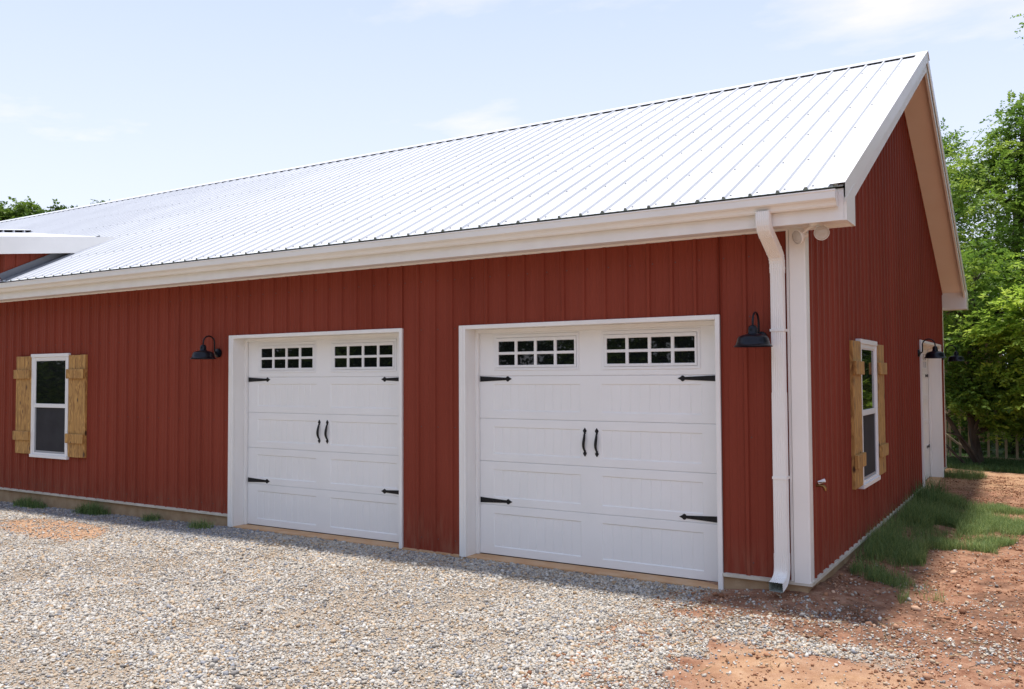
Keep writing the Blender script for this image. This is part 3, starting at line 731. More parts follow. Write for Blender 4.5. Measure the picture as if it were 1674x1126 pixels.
# ------------------------------------------------------------------ twin flood light under the eave corner
fl = empty('flood_light', 'white twin head flood light under the roof corner', 'flood light', (.135, -.13, HS-.006))
mb = MB(); mb.lathe([(0, 0), (.055, 0), (.055, -.012), (.048, -.022), (0, -.022)], n=24); mb.use(BLK) if False else None; mb.build('mounting_plate', WMET, fl, smooth=True)
def head(arm, c, d):
    mb = MB(); mb.tube(arm, [.012]*len(arm), n=10); mb.tube([arm[-1], tuple(Vector(arm[-1])*.6+Vector(c)*.4)], .018, n=10); mb.build('arm', WMET, fl, smooth=True)
    mb = MB(); mb.lathe([(.016, -.105), (.024, -.10), (.030, -.07), (.040, -.045), (.058, -.022), (.064, -.004), (.064, .004), (.060, .006)], n=30)
    q = Vector(d).to_track_quat('Z', 'Y').to_matrix().to_4x4(); T = Matrix.Translation(c) @ q
    mb.xf(T); h = mb.build('lamp_head', WMET, fl, smooth=True)
    mb = MB(); mb.lathe([(.0595, .003), (.050, .010), (.046, .0085), (.030, .013), (.0285, .0115), (.012, .014), (.0, .0142)], n=30); mb.xf(T); mb.build('lens', LENS, h, smooth=True)
head([(-.01, -.01, -.015), (-.05, -.025, -.035), (-.085, -.035, -.065), (-.105, -.035, -.085)], (-.140, -.055, -.110), (-.55, -.75, -.28))
head([(.01, -.01, -.015), (.045, -.02, -.028), (.060, -.025, -.05)], (.066, -.070, -.092), (.12, -1, -.10))

# ------------------------------------------------------------------ hose tap on the gable wall
tp = empty('hose_tap', 'small outdoor tap with white end low on the gable wall', 'tap', (0, .26, .83))
mb = MB(); mb.tube([(.0, 0, -.01), (.05, 0, -.01), (.075, 0, -.012), (.09, 0, -.03), (.092, 0, -.055)], [.014, .014, .016, .017, .013], n=10); mb.lathe([(0, .022), (.026, .022), (.030, .019), (.026, .016), (0, .016)], c=(.06, 0, .0), n=12); mb.build('tap_body', BRASS, tp, smooth=True)
mb = MB(); mb.tube([(.03, .0, .012), (.085, .03, .035)], [.017, .018], n=12); mb.build('white_cap', VINYL, tp, smooth=True)

# ------------------------------------------------------------------ ground
def inpoly(x, y, P_):
    r = np.zeros(np.shape(x), bool); n = len(P_)
    for i in range(n):
        x1, y1 = P_[i]; x2, y2 = P_[(i+1) % n]
        c = ((y1 > y) != (y2 > y)) & (x < (x2-x1)*(y-y1)/(y2-y1+1e-12)+x1); r ^= c
    return r
def hgt(x, y):
    x = np.asarray(x, float); y = np.asarray(y, float)
    h = -.172 + 0*x
    h = h-.012*np.clip(-7.5-x, 0, 6)*sm(-2.5, -.1, y)
    h = h+.07*np.exp(-(((x+.15)/.55)**2+((y+.0)/.5)**2))
    h = h+.05*sm(.9, .1, x)*sm(-.1, .6, y)*sm(7.4, 6.4, y)
    near = sm(16, 8, np.hypot(x, y-2))
    amp = .35+.65*sm(-.6, .3, x)
    door = 1-sm(-.35, -.05, y)*sm(-.4, -.9, x)*.9
    h = h+(fbm(x, y, 1.1, 1)-.5)*.07*amp*near*door+(fbm(x, y, 6, 2)-.5)*.03*amp*near*door+(fbm(x, y, 20, 5)-.5)*.012*near*door
    h = h+.035*np.exp(-(((y+.85-.15*np.sin(x*2))/.14)**2))*sm(-.7, -.2, x)*sm(1.3, .9, x)
    far = sm(14, 40, np.hypot(x, y)); h = h+far*(fbm(x, y, .05, 9)-.5)*.5*far
    return h
def m_gravel(x, y):
    n = fbm(x, y, 1.6, 4)-.5; n2 = fbm(x, y, 5, 8)-.5
    edge = np.where(y > -1.0, -.75+.25*(y+.2), -.35) + .0*y
    g = sm(.34, -.24, (x-edge)+n*1.5+n2*.9)
    g = np.maximum(g, .85*np.exp(-((y+1.28+.12*(x-.3)+n*.3)/.24)**4)*sm(1.5, .6, x+n*1.5))
    # sand patch at the left
    s = m_sandl(x, y); g = g*(1-.93*s)
    return np.where(y > .0, 0, g)
def m_sandl(x, y):
    n = fbm(x, y, 2.2, 6)-.5
    # long axis from (-10.9,-1.25) to (-8.3,-1.05)
    u = (x+9.5)/1.35; v = (y+1.22+.10*(x+9.5))/.50
    return sm(1.25, .75, np.sqrt(u*u+v*v)+n*.7)
def m_sandr(x, y):
    n = fbm(x, y, 1.8, 7)-.5
    a = sm(-.35, .1, x+n*.7)*sm(-1.34, -1.72, y+.12*(x-.3)+n*.5)*(.55+.45*sm(.42, .55, fbm(x, y, 4, 81)))*sm(1.5, .6, x+n)
    return a
def m_dark(x, y):
    n = fbm(x, y, 3.2, 12)
    a = sm(-.9, -.4, x)*sm(-1.15, -.95, y)*sm(.5, .62, n+.22*np.exp(-((y+.75)/.25)**2))
    return np.clip(a+sm(.55, .68, n)*sm(.2, .5, x)*sm(-1.1, .3, y)*.8, 0, 1)
def grow(a, b, st, far, k=1.25):
    c = [b]; s = st
    while c[-1] < far: s *= k; c.append(c[-1]+s)
    d = [a]; s = st
    while d[-1] > -far: s *= k; d.append(d[-1]-s)
    return np.array(d[::-1][:-1]+list(np.arange(a, b, st))+c)
gx = grow(-14, 3.2, .04, 900); gy = grow(-5.6, 13.5, .04, 900)
X, Y = np.meshgrid(gx, gy, indexing='ij'); Hh = hgt(X, Y)
V = np.stack([X.ravel(), Y.ravel(), Hh.ravel()], 1); nx, ny = X.shape
idx = np.arange(nx*ny).reshape(nx, ny); Fq = np.stack([idx[:-1, :-1].ravel(), idx[1:, :-1].ravel(), idx[1:, 1:].ravel(), idx[:-1, 1:].ravel()], 1)
xf_, yf_ = X.ravel(), Y.ravel()
inside = sm(22, 15, np.hypot(xf_*.6, yf_+1))
m_grassbase = 1-np.clip(sm(13.2, 12.4, yf_+ .2*(xf_-1)+.3*(fbm(xf_, yf_, 2, 3)-.5))*sm(-30, -28, xf_)*sm(9, 7, xf_)+ (yf_ < 0)*1.0, 0, 1)
def ground_mat():
    m, t, b = mat('clay_and_gravel_ground', (.3, .2, .1), .95, .2)
    at = lambda n: add(t, 'ShaderNodeAttribute', attribute_name=n).outputs['Fac']
    tc = add(t, 'ShaderNodeTexCoord'); O = tc.outputs['Object']
    def noise(s, d=5, r=.6):
        n = add(t, 'ShaderNodeTexNoise'); n.inputs['Scale'].default_value = s; n.inputs['Detail'].default_value = d; n.inputs['Roughness'].default_value = r; t.links.new(O, n.inputs['Vector']); return n.outputs[0]
    def ramp(f, st):
        r = add(t, 'ShaderNodeValToRGB'); e = r.color_ramp.elements
        e[0].position, e[0].color = st[0][0], (*st[0][1], 1); e[1].position, e[1].color = st[-1][0], (*st[-1][1], 1)
        for p, c in st[1:-1]: x = e.new(p); x.color = (*c, 1)
        t.links.new(f, r.inputs[0]); return r.outputs[0]
    def mix(f, a, c):
        x = add(t, 'ShaderNodeMixRGB'); t.links.new(f, x.inputs[0]); t.links.new(a, x.inputs[1]); t.links.new(c, x.inputs[2]); return x.outputs[0]
    clay = ramp(noise(7, 8, .7), [(.30, (.20, .088, .05)), (.46, (.33, .165, .10)), (.62, (.46, .27, .175))])
    dark = ramp(noise(16, 6, .7), [(.35, (.13, .07, .046)), (.65, (.33, .175, .11))])
    sand = ramp(noise(5, 8, .7), [(.3, (.36, .19, .10)), (.5, (.50, .30, .175)), (.72, (.60, .41, .27))])
    vo = add(t, 'ShaderNodeTexVoronoi'); vo.inputs['Scale'].default_value = 95; t.links.new(O, vo.inputs['Vector'])
    bw = add(t, 'ShaderNodeSeparateColor'); t.links.new(vo.outputs['Color'], bw.inputs[0])
    grav = ramp(bw.outputs[0], [(0, (.20, .16, .125)), (.3, (.44, .375, .29)), (.55, (.40, .28, .18)), (.8, (.52, .46, .38)), (1, (.27, .24, .21))])
    grs = ramp(noise(3, 6), [(.35, (.03, .055, .018)), (.65, (.075, .11, .03))])
    c = mix(at('dark'), clay, dark); c = mix(at('sand'), c, sand); c = mix(at('gravel'), c, grav); c = mix(at('grass'), c, grs)
    t.links.new(c, b.inputs['Base Color'])
    bp = add(t, 'ShaderNodeBump'); bp.inputs['Strength'].default_value = .9; bp.inputs['Distance'].default_value = .03
    t.links.new(noise(45, 6, .65), bp.inputs['Height']); t.links.new(bp.outputs[0], b.inputs['Normal'])
    return m
ms = np.clip(m_sandl(xf_, yf_)*.9+m_sandr(xf_, yf_)+.75*sm(8.5, 10, yf_)*sm(13.4, 12.4, yf_), 0, 1)
ground = npmesh('ground', V, Fq, ground_mat(), {'gravel': np.where((yf_ < 0), m_gravel(xf_, yf_), 0)*inside, 'sand': ms, 'dark': m_dark(xf_, yf_), 'grass': np.clip(m_grassbase+(1-inside)*1.0, 0, 1)}, smooth=True)
tag(ground, 'orange clay ground with gravel drive', None, None, 'structure')

# ------------------------------------------------------------------ stones
def icosa():
    p = (1+5**.5)/2
    v = np.array([(-1, p, 0), (1, p, 0), (-1, -p, 0), (1, -p, 0), (0, -1, p), (0, 1, p), (0, -1, -p), (0, 1, -p), (p, 0, -1), (p, 0, 1), (-p, 0, -1), (-p, 0, 1)], float)
    f = np.array([(0, 11, 5), (0, 5, 1), (0, 1, 7), (0, 7, 10), (0, 10, 11), (1, 5, 9), (5, 11, 4), (11, 10, 2), (10, 7, 6), (7, 1, 8), (3, 9, 4), (3, 4, 2), (3, 2, 6), (3, 6, 8), (3, 8, 9), (4, 9, 5), (2, 4, 11), (6, 2, 10), (8, 6, 7), (9, 8, 1)])
    return v/np.linalg.norm(v[0]), f
IV, IF = icosa()
def stones(name, x, y, size, m, tint, flat=.62, sink=.15):
    n = len(x); v = IV[None]*(1+RNG.uniform(-.28, .28, (n, 12, 1)))
    sc = np.stack([RNG.uniform(.8, 1.35, n), RNG.uniform(.65, 1.1, n), RNG.uniform(flat*.7, flat*1.3, n)], 1)*size[:, None]*.5
    v = v*sc[:, None]
    # tilt then yaw
    a = RNG.normal(0, .45, n); c, s = np.cos(a)[:, None], np.sin(a)[:, None]; v = np.stack([v[..., 0]*c+v[..., 2]*s, v[..., 1], -v[..., 0]*s+v[..., 2]*c], 2)
    a = RNG.uniform(0, 2*pi, n); c, s = np.cos(a)[:, None], np.sin(a)[:, None]; v = np.stack([v[..., 0]*c-v[..., 1]*s, v[..., 0]*s+v[..., 1]*c, v[..., 2]], 2)
    z = hgt(x, y)+size*(.5*flat-sink)+RNG.uniform(0, .35, n)*size*.5
    v = v+np.stack([x, y, z], 1)[:, None]
    f = (IF[None]+12*np.arange(n)[:, None, None]).reshape(-1, 3)
    return npmesh(name, v.reshape(-1, 3), f, m, {'tint': np.repeat(tint, 12)})
n = 760000
# sample in the driveway: denser where it is close to the viewer
x = RNG.uniform(-14.5, 2.2, n); y = RNG.uniform(-5.2, -.02, n)
keep = RNG.random(n) < m_gravel(x, y)*(.22+.78*sm(.36, .55, fbm(x, y, 1.3, 71)*.6+fbm(x, y, 5, 73)*.4))+.015
keep &= ~((x > -.9) & (y > -.3) & (RNG.random(n) > .25))
dcam = np.hypot(x-1.86, y+7.87); keep &= (y > -5.2-.0*x)
# trim what lies far outside the view on the near-left side
keep &= (y > -.9-(x+14.0)*.46) | (RNG.random(n) < .12)
x, y = x[keep], y[keep]; n = len(x); print('stones', n)
size = np.clip(RNG.lognormal(math.log(.0138), .42, n), .006, .046)*(.85+.35*fbm(x, y, 1.7, 77))
t1 = RNG.random(n)
# stones turned bluish grey near the left foundation, wall shade put into their tint
blue = (RNG.random(n) < .80*sm(-1.0, -.6, y+.25*(fbm(x, y, 1.5, 22)-.5)-.08*np.clip(-8-x, 0, 5))*sm(-6.2, -7.2, x)); t1 = np.where(blue, RNG.choice([.45, .88, .05, .88], n), t1)
tag(stones('gravel', x, y, size, STONE, t1), 'loose tan and grey crushed stone covering the drive', 'gravel', None, 'stuff')
n = 26000; x = RNG.uniform(-1.0, 2.4, n); y = RNG.uniform(-3.2, 4, n); k = RNG.random(n) < (.10+.75*np.exp(-((y+.75)/.33)**2)+.5*sm(.55, .65, fbm(x, y, 2.0, 51))*(y < 1.2))*(1-.45*m_sandr(x, y)); k &= ~((x < .06) & (y > -.06)); x, y = x[k], y[k]
tag(stones('scattered_pebbles', x, y, np.clip(RNG.lognormal(math.log(.015), .42, len(x)), .006, .045), STONE, RNG.random(len(x))), 'loose pebbles scattered over the clay at the barn corner', 'pebbles', None, 'stuff')
# clods and pebbles on clay
n = 150000
x = RNG.uniform(-1.2, 2.6, n); y = RNG.uniform(-4.2, 11.5, n)
k = RNG.random(n) < (.10+.55*sm(.50, .62, fbm(x, y, 2.6, 12)))*(1-.5*m_sandr(x, y)); k &= ~((x < .03) & (y > -.03)); x, y = x[k], y[k]; n = len(x)
size = np.clip(RNG.lognormal(math.log(.0105), .55, n), .004, .065)
tag(stones('clay_clods', x, y, size, CLOD, np.clip(RNG.normal(.45, .25, n), 0, 1), flat=.6), 'small red clay clods and crumbs on bare earth', 'clay clods', None, 'stuff')
# left sand patch crumbs + dust along the doors
n = 7000; x = RNG.uniform(-11.5, 0, n); y = RNG.uniform(-1.9, -.03, n); k = RNG.random(n) < np.maximum(m_sandl(x, y)*.8, sm(-.3, -.05, y)*.5*(x > -8)); x, y = x[k], y[k]
tag(stones('clay_crumbs', x, y, np.clip(RNG.lognormal(math.log(.010), .4, len(x)), .004, .03), CLOD, np.clip(RNG.normal(.7, .2, len(x)), 0, 1)), 'pale clay crumbs along the doors and sandy patch', 'clay crumbs', None, 'stuff')

# straw and twig litter
def litter():
    n = 2600; x = RNG.uniform(-.9, 1.9, n); y = RNG.uniform(-3, 11, n)
    k = RNG.random(n) < .12+.9*np.exp(-((y+.8)/.35)**2)+.6*sm(6.5, 8, y)*sm(10.5, 9.5, y); k &= ~((x < .05) & (y > -.05)); x, y = x[k], y[k]; n = len(x)
    a = RNG.uniform(0, pi, n); l = RNG.uniform(.03, .13, n); wd = RNG.uniform(.0012, .0035, n)
    z = hgt(x, y)+.008+RNG.uniform(0, .012, n); up = RNG.uniform(-.02, .03, n)
    dx, dy = np.cos(a), np.sin(a)
    P0 = np.stack([x-dx*l/2, y-dy*l/2, z], 1); P1 = np.stack([x+dx*l/2, y+dy*l/2, z+up], 1); S = np.stack([-dy, dx, 0*dx], 1)*wd[:, None]; Uu = np.array([0, 0, 1.])*wd[:, None]
    v = np.stack([P0-S, P0+S, P0+Uu*1.5, P1-S, P1+S, P1+Uu*1.5], 1)
    f = np.array([(0, 3, 5, 2), (1, 2, 5, 4), (0, 1, 4, 3)]); f = (f[None]+6*np.arange(n)[:, None, None]).reshape(-1, 4)
    o = npmesh('straw_litter', v.reshape(-1, 3), f, STRAW, {'tint': np.repeat(RNG.random(n), 6)}); tag(o, 'scattered dry straw and twigs on the clay', 'straw', None, 'stuff')
litter()

# ------------------------------------------------------------------ grass
def blades(name, x, y, hh, label, cat, tint=None, wd=.0019):
    n = len(x); z = hgt(x, y)-.004; a = RNG.uniform(0, 2*pi, n); lean = RNG.uniform(.1, .95, n)*hh
    d = np.stack([np.cos(a), np.sin(a)], 1); s = np.stack([-d[:, 1], d[:, 0]], 1)
    P = []
    for t, ww in ((0, 1), (.4, .9), (.75, .6), (1, .0)):
        c = np.stack([x+d[:, 0]*lean*t**2, y+d[:, 1]*lean*t**2, z+hh*(t-.25*t**3*lean/hh)], 1)
        if ww == 0: P.append(c)
        else:
            o = np.concatenate([s*(wd*ww), np.zeros((n, 1))], 1); P += [c-o, c+o]
    v = np.stack(P, 1); k = v.shape[1]
    f = np.array([(0, 1, 3, 2), (2, 3, 5, 4), (4, 5, 6, 6)])
    # use triangles throughout
    f = np.array([(0, 1, 3), (0, 3, 2), (2, 3, 5), (2, 5, 4), (4, 5, 6)]); f = (f[None]+7*np.arange(n)[:, None, None]).reshape(-1, 3)
    if tint is None: tint = np.clip(RNG.normal(.62, .25, n), 0, 1)
    o = npmesh(name, v.reshape(-1, 3), f, GRASSM, {'tint': np.repeat(tint, 7)}); return tag(o, label, cat, None, 'stuff')
GP = [(.06, 1.75), (.12, 1.25), (.42, .95), (.78, .45), (.95, .5), (.75, 1.1), (.6, 1.9), (.72, 2.9), (.95, 3.2), (1.25, 3.1), (1.35, 4.2), (1.75, 5.2), (1.7, 6.4), (1.0, 6.9), (.45, 7.3), (.04, 7.2)]
n = 210000; x = RNG.uniform(0, 2.1, n); y = RNG.uniform(.2, 8.5, n)
nn = fbm(x, y, 2.0, 31)-.5; x2 = x+(fbm(x, y, 3, 33)-.5)*.5; y2 = y+(fbm(x, y, 2.4, 35)-.5)*.9
k = inpoly(x2, y2, GP) & (x > .045) & (RNG.random(n) < np.clip(.50+nn*3.2, .03, 1))
k &= ~((np.hypot((x-.62)/.22, (y-4.55)/.38)+nn) < .9)
x, y = x[k], y[k]; n = len(x)
hh = RNG.uniform(.05, .15, n)*(.65+1.0*sm(.9, .1, x)*sm(1.2, 3, y)+.5*(fbm(x, y, 1.5, 40)))
blades('grass', x, y, hh, 'patchy green grass growing along the gable wall', 'grass'); print('blades', n)
# tall weeds at the side door
n = 260; x = RNG.uniform(.05, .4, n); y = RNG.normal(6.5, .5, n); blades('tall_weeds', x, np.minimum(y, 7.5), RNG.uniform(.2, .5, n), 'tall thin weeds against the gable wall before the side door', 'weeds', wd=.004, tint=RNG.uniform(.05, .5, n))
n = 130; x = RNG.uniform(.05, .22, n); y = RNG.uniform(1.6, 6.6, n); blades('wall_weeds', x, y, RNG.uniform(.15, .36, n), 'thin weed stems rising beside the gable wall base', 'weeds', wd=.003)
# tufts at the foundation on the left, one thing each
for i, (cx, cy, r, hb, m_, t) in enumerate(((-12.0, -.16, .42, .13, 900, 'widest dark grass tuft at the foundation below the front window'), (-10.35, -.15, .36, .13, 850, 'green grass tuft at the foundation just right of the shutters'),
        (-8.95, -.14, .15, .11, 260, 'small grass tuft at the foundation below the lamp'), (-7.78, -.24, .17, .10, 420, 'bright grass tuft beside the left trim of the farther garage door'))):
    a = RNG.uniform(0, 2*pi, m_); q = np.sqrt(RNG.random(m_)); x = cx+np.cos(a)*q*r; x = x+RNG.normal(0, .05, m_); y = np.minimum(cy+np.sin(a)*q*.11+RNG.normal(0, .03, m_), -.02)
    o = blades('grass_tuft', x, y, RNG.uniform(.5, 1.7, m_)*hb*(1.15-q*.6)*(.5+1.1*fbm(x, y, 5, 61)), t, 'grass tuft', tint=np.clip(RNG.normal(.45 if i < 3 else .65, .25, m_), 0, 1), wd=.003); del o['kind']; o['group'] = 'grass tufts along the front foundation'
n = 1500; a = RNG.uniform(0, 2*pi, n); q = np.sqrt(RNG.random(n)); x = .35+np.cos(a)*q*.38; y = 11.0+np.sin(a)*q*.5
o = blades('grass_tuft', x, y, RNG.uniform(.08, .24, n), 'grass tuft at the rear corner past the side door', 'grass tuft', tint=RNG.uniform(.4, .9, n)); del o['kind']
n = 60000; x = RNG.uniform(-3, 5, n); y = RNG.uniform(11.8, 15.5, n); k = (y > 12.35-.25*(x-1)+.3*(fbm(x, y, 2, 3)-.5)); x, y = x[k], y[k]
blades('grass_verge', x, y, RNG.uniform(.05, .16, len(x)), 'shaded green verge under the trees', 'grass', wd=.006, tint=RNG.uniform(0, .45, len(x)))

# ------------------------------------------------------------------ trees
def leaves_from(sp, sd, sl, K=11, leaf=.085, droop=.35):
    """sp positions, sd directions, sl lengths of the sprays -> leaflet quads"""
    n = len(sp); t = np.linspace(.18, 1, K)[None, :, None]
    side = np.cross(sd, np.array([0, 0, 1.])+RNG.normal(0, .25, (n, 3))); side /= np.linalg.norm(side, axis=1, keepdims=True)+1e-9
    up = np.cross(side, sd); L_ = sl[:, None, None]
    pos = sp[:, None]+sd[:, None]*t*L_+np.array([0, 0, -1.])*(t**2)*L_*droop*RNG.uniform(.2, 1.2, (n, 1, 1))
    sg = np.where(np.arange(K) % 2 == 0, 1., -1.)[None, :, None]
    ld = side[:, None]*sg*.85+sd[:, None]*.55+RNG.normal(0, .28, (n, K, 3))+np.array([0, 0, -.22]); ld /= np.linalg.norm(ld, axis=2, keepdims=True)
    nr_ = up[:, None]+RNG.normal(0, .35, (n, K, 3)); wv = np.cross(ld, nr_); wv /= np.linalg.norm(wv, axis=2, keepdims=True)+1e-9
    ln = leaf*RNG.uniform(.6, 1.3, (n, K, 1)); w2 = ln*.26
    a = pos; b = pos+ld*ln*.45+wv*w2; c = pos+ld*ln; d = pos+ld*ln*.45-wv*w2
    return np.stack([a, b, c, d], 2).reshape(-1, 3)
def tree(name, label, base, trunk, blobs, leaf=.085, tr=.16, lm=LEAF, dens=1., group=None, spray=.42, K=11, limbseg=5, tint0=.4):
    """trunk: list of points (relative), blobs: (centre rel, radii, sprays). One trunk with limbs to every blob, twigs inside."""
    root = empty(name, label, 'tree', base, 0, group)
    mb = MB(); tp_ = [Vector(p) for p in trunk]; nT = len(tp_)
    mb.tube(trunk, [tr*(1-.72*i/(nT-1)) for i in range(nT)], n=9)
    SP = []; SD = []; SL_ = []; TI = []
    for c, r, ns in blobs:
        c = Vector(c); r = Vector(r) if hasattr(r, '__len__') else Vector((r, r, r*.8))
        # limb from the trunk point below the blob
        cand = sorted(tp_, key=lambda p: (p-c).length+max(0, p.z-c.z+.3)*3)[0]
        d = c-cand; mid = cand+d*.5+Vector((random.uniform(-.1, .1), random.uniform(-.1, .1), .18))*d.length*.6
        path = [tuple((1-t)**2*cand+2*t*(1-t)*mid+t*t*c) for t in [i/limbseg for i in range(limbseg+1)]]
        R0 = min(tr*.5, .03+.025*r.length); mb.tube(path, [R0*(1-.65*i/limbseg) for i in range(limbseg+1)], n=6, caps=False)
        nt_ = max(5, int(ns/22)); per = max(3, int(ns*dens/nt_))
        for k in range(nt_):
            q = np.array(RNG.normal(0, 1, 3)); q /= np.linalg.norm(q); q *= RNG.uniform(.45, 1)**.6
            e = c+Vector((q[0]*r.x, q[1]*r.y, q[2]*r.z)); st = Vector(path[random.randint(limbseg-3, limbseg)])
            m_ = st*.5+e*.5+Vector((0, 0, .1*(e-st).length))
            mb.tube([tuple(st), tuple(m_), tuple(e)], [.016, .010, .004], n=4, caps=False)
            # a clump of sprays along the outer half of the twig
            tt = RNG.uniform(.35, 1.05, per)[:, None]; ax = np.array(e-st); P0 = np.array(st)+ax*tt
            cl = .16+.10*r.length*.5
            P0 = P0+RNG.normal(0, cl, (per, 3))*np.array([1, 1, .55])
            dd = ax/np.linalg.norm(ax)+RNG.normal(0, .75, (per, 3))*np.array([1, 1, .45]); dd /= np.linalg.norm(dd, axis=1, keepdims=True)
            SP.append(P0); SD.append(dd); SL_.append(RNG.uniform(.6, 1.25, per)*spray); ti = np.clip(tint0+random.gauss(0, .13)+.28*((e.z-c.z)/max(r.z, .1))+RNG.normal(0, .1, per), 0, 1) if False else np.clip(tint0+random.gauss(0, .17)+RNG.normal(0, .10, per), 0, 1); TI.append(ti)
    mb.build('trunk', BARK, root, smooth=False)
    SP = np.concatenate(SP); SD = np.concatenate(SD); SL_ = np.concatenate(SL_); TI = np.concatenate(TI)
    v = leaves_from(SP, SD, SL_, K=K, leaf=leaf); nl = len(v)//4
    f = np.arange(nl*4).reshape(-1, 4); o = npmesh('crown', v, f, lm, {'tint': np.repeat(TI, K*4)}); o.parent = root
    return root
# trees behind the gable, right edge of the view
T = []
def B(*a): return a
tree('deciduous_tree', 'tall bright green tree filling the right edge behind the barn', (1.0, 17.0, -.2),
     [(0, 0, 0), (.1, .1, 2), (.0, .2, 4.2), (.25, .1, 6), (.3, 0, 7.2), (.35, 0, 8.2)],
     [B((-.9, -.6, 5.0), (1.3, 1.2, .9), 420), B((.4, -1.2, 4.4), (1.2, 1.0, .8), 380), B((-.2, -.8, 6.3), (1.2, 1.1, .9), 420), B((1.3, -.4, 5.6), (1.2, 1.2, 1.), 420), B((-.7, 0, 7.3), (.8, .8, .6), 230),
      B((.4, -.3, 7.8), (.9, .9, .8), 320), B((1.4, .2, 7.2), (1.1, 1.0, .9), 350), B((.25, 0, 8.3), (.5, .5, .45), 130), B((1.3, .3, 8.0), (.8, .8, .6), 230), B((2.3, 0, 6), (1.2, 1.2, 1.5), 400), B((.75, .1, 8.85), (.22, .3, .25), 40)], tr=.17, tint0=.5, dens=1.35, leaf=.10)
tree('deciduous_tree', 'green tree right behind the rear eave, left of the taller one', (-1.0, 19.5, -.2),
     [(0, 0, 0), (-.1, 0, 2), (.2, 0, 4), (.1, .1, 6), (.2, .1, 7.6)],
     [B((-.1, -.5, 4.4), (1.2, 1.2, .9), 420), B((.8, -.8, 5.4), (1.1, 1.1, .9), 420), B((-.6, -.3, 6.2), (1.2, 1.1, .8), 380), B((.7, -.3, 7.1), (.9, .9, .8), 330), B((.2, 0, 8.4), (.55, .6, .5), 170), B((-1.4, 0, 5), (1.1, 1.1, 1.), 250), B((-.9, 0, 7.6), (.6, .6, .5), 150), B((.9, 0, 3.6), (1.0, 1.1, .8), 320)], tr=.15, tint0=.42, dens=1.35, leaf=.10)
tree('deciduous_tree', 'low spreading tree with lit yellow green boughs reaching toward the barn', (3.15, 13.7, -.2),
     [(0, 0, 0), (-.1, 0, 1.2), (-.2, -.1, 2.6), (0, 0, 4), (.1, .2, 5.5)],
     [B((-1.75, -.7, 3.55), (.75, .8, .28), 230), B((-1.9, -.6, 2.9), (.95, .9, .28), 260), B((-1.7, -.4, 2.2), (.85, .8, .26), 240), B((-1.4, -.8, 1.5), (.65, .7, .24), 170), B((-.9, -.2, 4.3), (1.0, .9, .4), 260), B((-.2, -.8, 3.2), (1.2, 1.0, .7), 320), B((.3, .2, 5.4), (1.3, 1.2, .8), 260), B((-.4, -.8, 1.9), (1.0, .9, .6), 240)], tr=.13, tint0=.6, leaf=.10, spray=.34, dens=1.5, lm=LEAFB)
tree('deciduous_tree', 'dark shaded tree with leaning stems in front of the picket fence', (.45, 13.6, -.2),
     [(0, 0, 0), (-.12, 0, .7), (-.2, .1, 1.6), (-.1, .1, 3.2), (.0, .1, 4.4)],
     [B((-.55, .1, 2.1), (.7, .8, .4), 210), B((.5, .1, 1.95), (.75, .7, .4), 220), B((.1, .2, 2.8), (.9, .8, .5), 260), B((-.7, .3, 3.5), (.7, .8, .6), 220), B((.7, .3, 3.4), (.8, .8, .6), 240), B((.0, .3, 4.3), (.9, .9, .6), 240), B((.95, 0, 1.2), (.5, .5, .4), 160), B((.6, -.2, .9), (.45, .4, .3), 120), B((-.3, -.2, 1.5), (.6, .5, .35), 170), B((.25, -.3, 1.65), (.6, .5, .3), 170), B((1.1, -.1, 2.2), (.6, .6, .5), 170)], tr=.11, lm=LEAF, tint0=.42, spray=.34, dens=1.3, leaf=.10)
tree('deciduous_tree', 'very tall tree whose branch tips touch the upper right corner', (4.6, 15.5, -.2),
     [(0, 0, 0), (0, 0, 3), (-.2, 0, 6), (-.5, 0, 8.5), (-.6, 0, 11)],
     [B((-2.86, -1.2, 9.7), (.12, .3, .25), 22), B((-2.84, -1.3, 9.15), (.1, .3, .12), 14), B((-.4, 0, 11), (1.2, 1.4, 1.), 260), B((.5, 0, 9), (1.6, 1.6, 1.2), 300), B((.4, 0, 6.5), (1.5, 1.5, 1.2), 260)], tr=.2, tint0=.3, leaf=.08)
for i, (bx, by, hh_, t0, lb) in enumerate(((-3.2, 24, 8.6, .3, 'dim green tree in the second row behind the rear eave'), (.8, 25, 9.2, .25, 'dim green tree in the second row behind the tallest one'), (4.6, 24, 10, .3, 'dim green tree in the second row at the far right'))):
    bl = []
    for k in range(11):
        a = RNG.uniform(0, 2*pi); rr_ = RNG.uniform(.2, 1.9); z = 1.6+(hh_-2.2)*k/10
        bl.append(((cos(a)*rr_, sin(a)*rr_, z), (1.5, 1.4, .9), 200))
    tree('deciduous_tree', lb, (bx, by, -.2), [(0, 0, 0), (.1, 0, 2.5), (0, .1, 5), (.1, 0, hh_-1.5)], bl, tr=.16, lm=LEAFD, tint0=.55, leaf=.13, spray=.5, K=9, group='trees behind the barn gable')
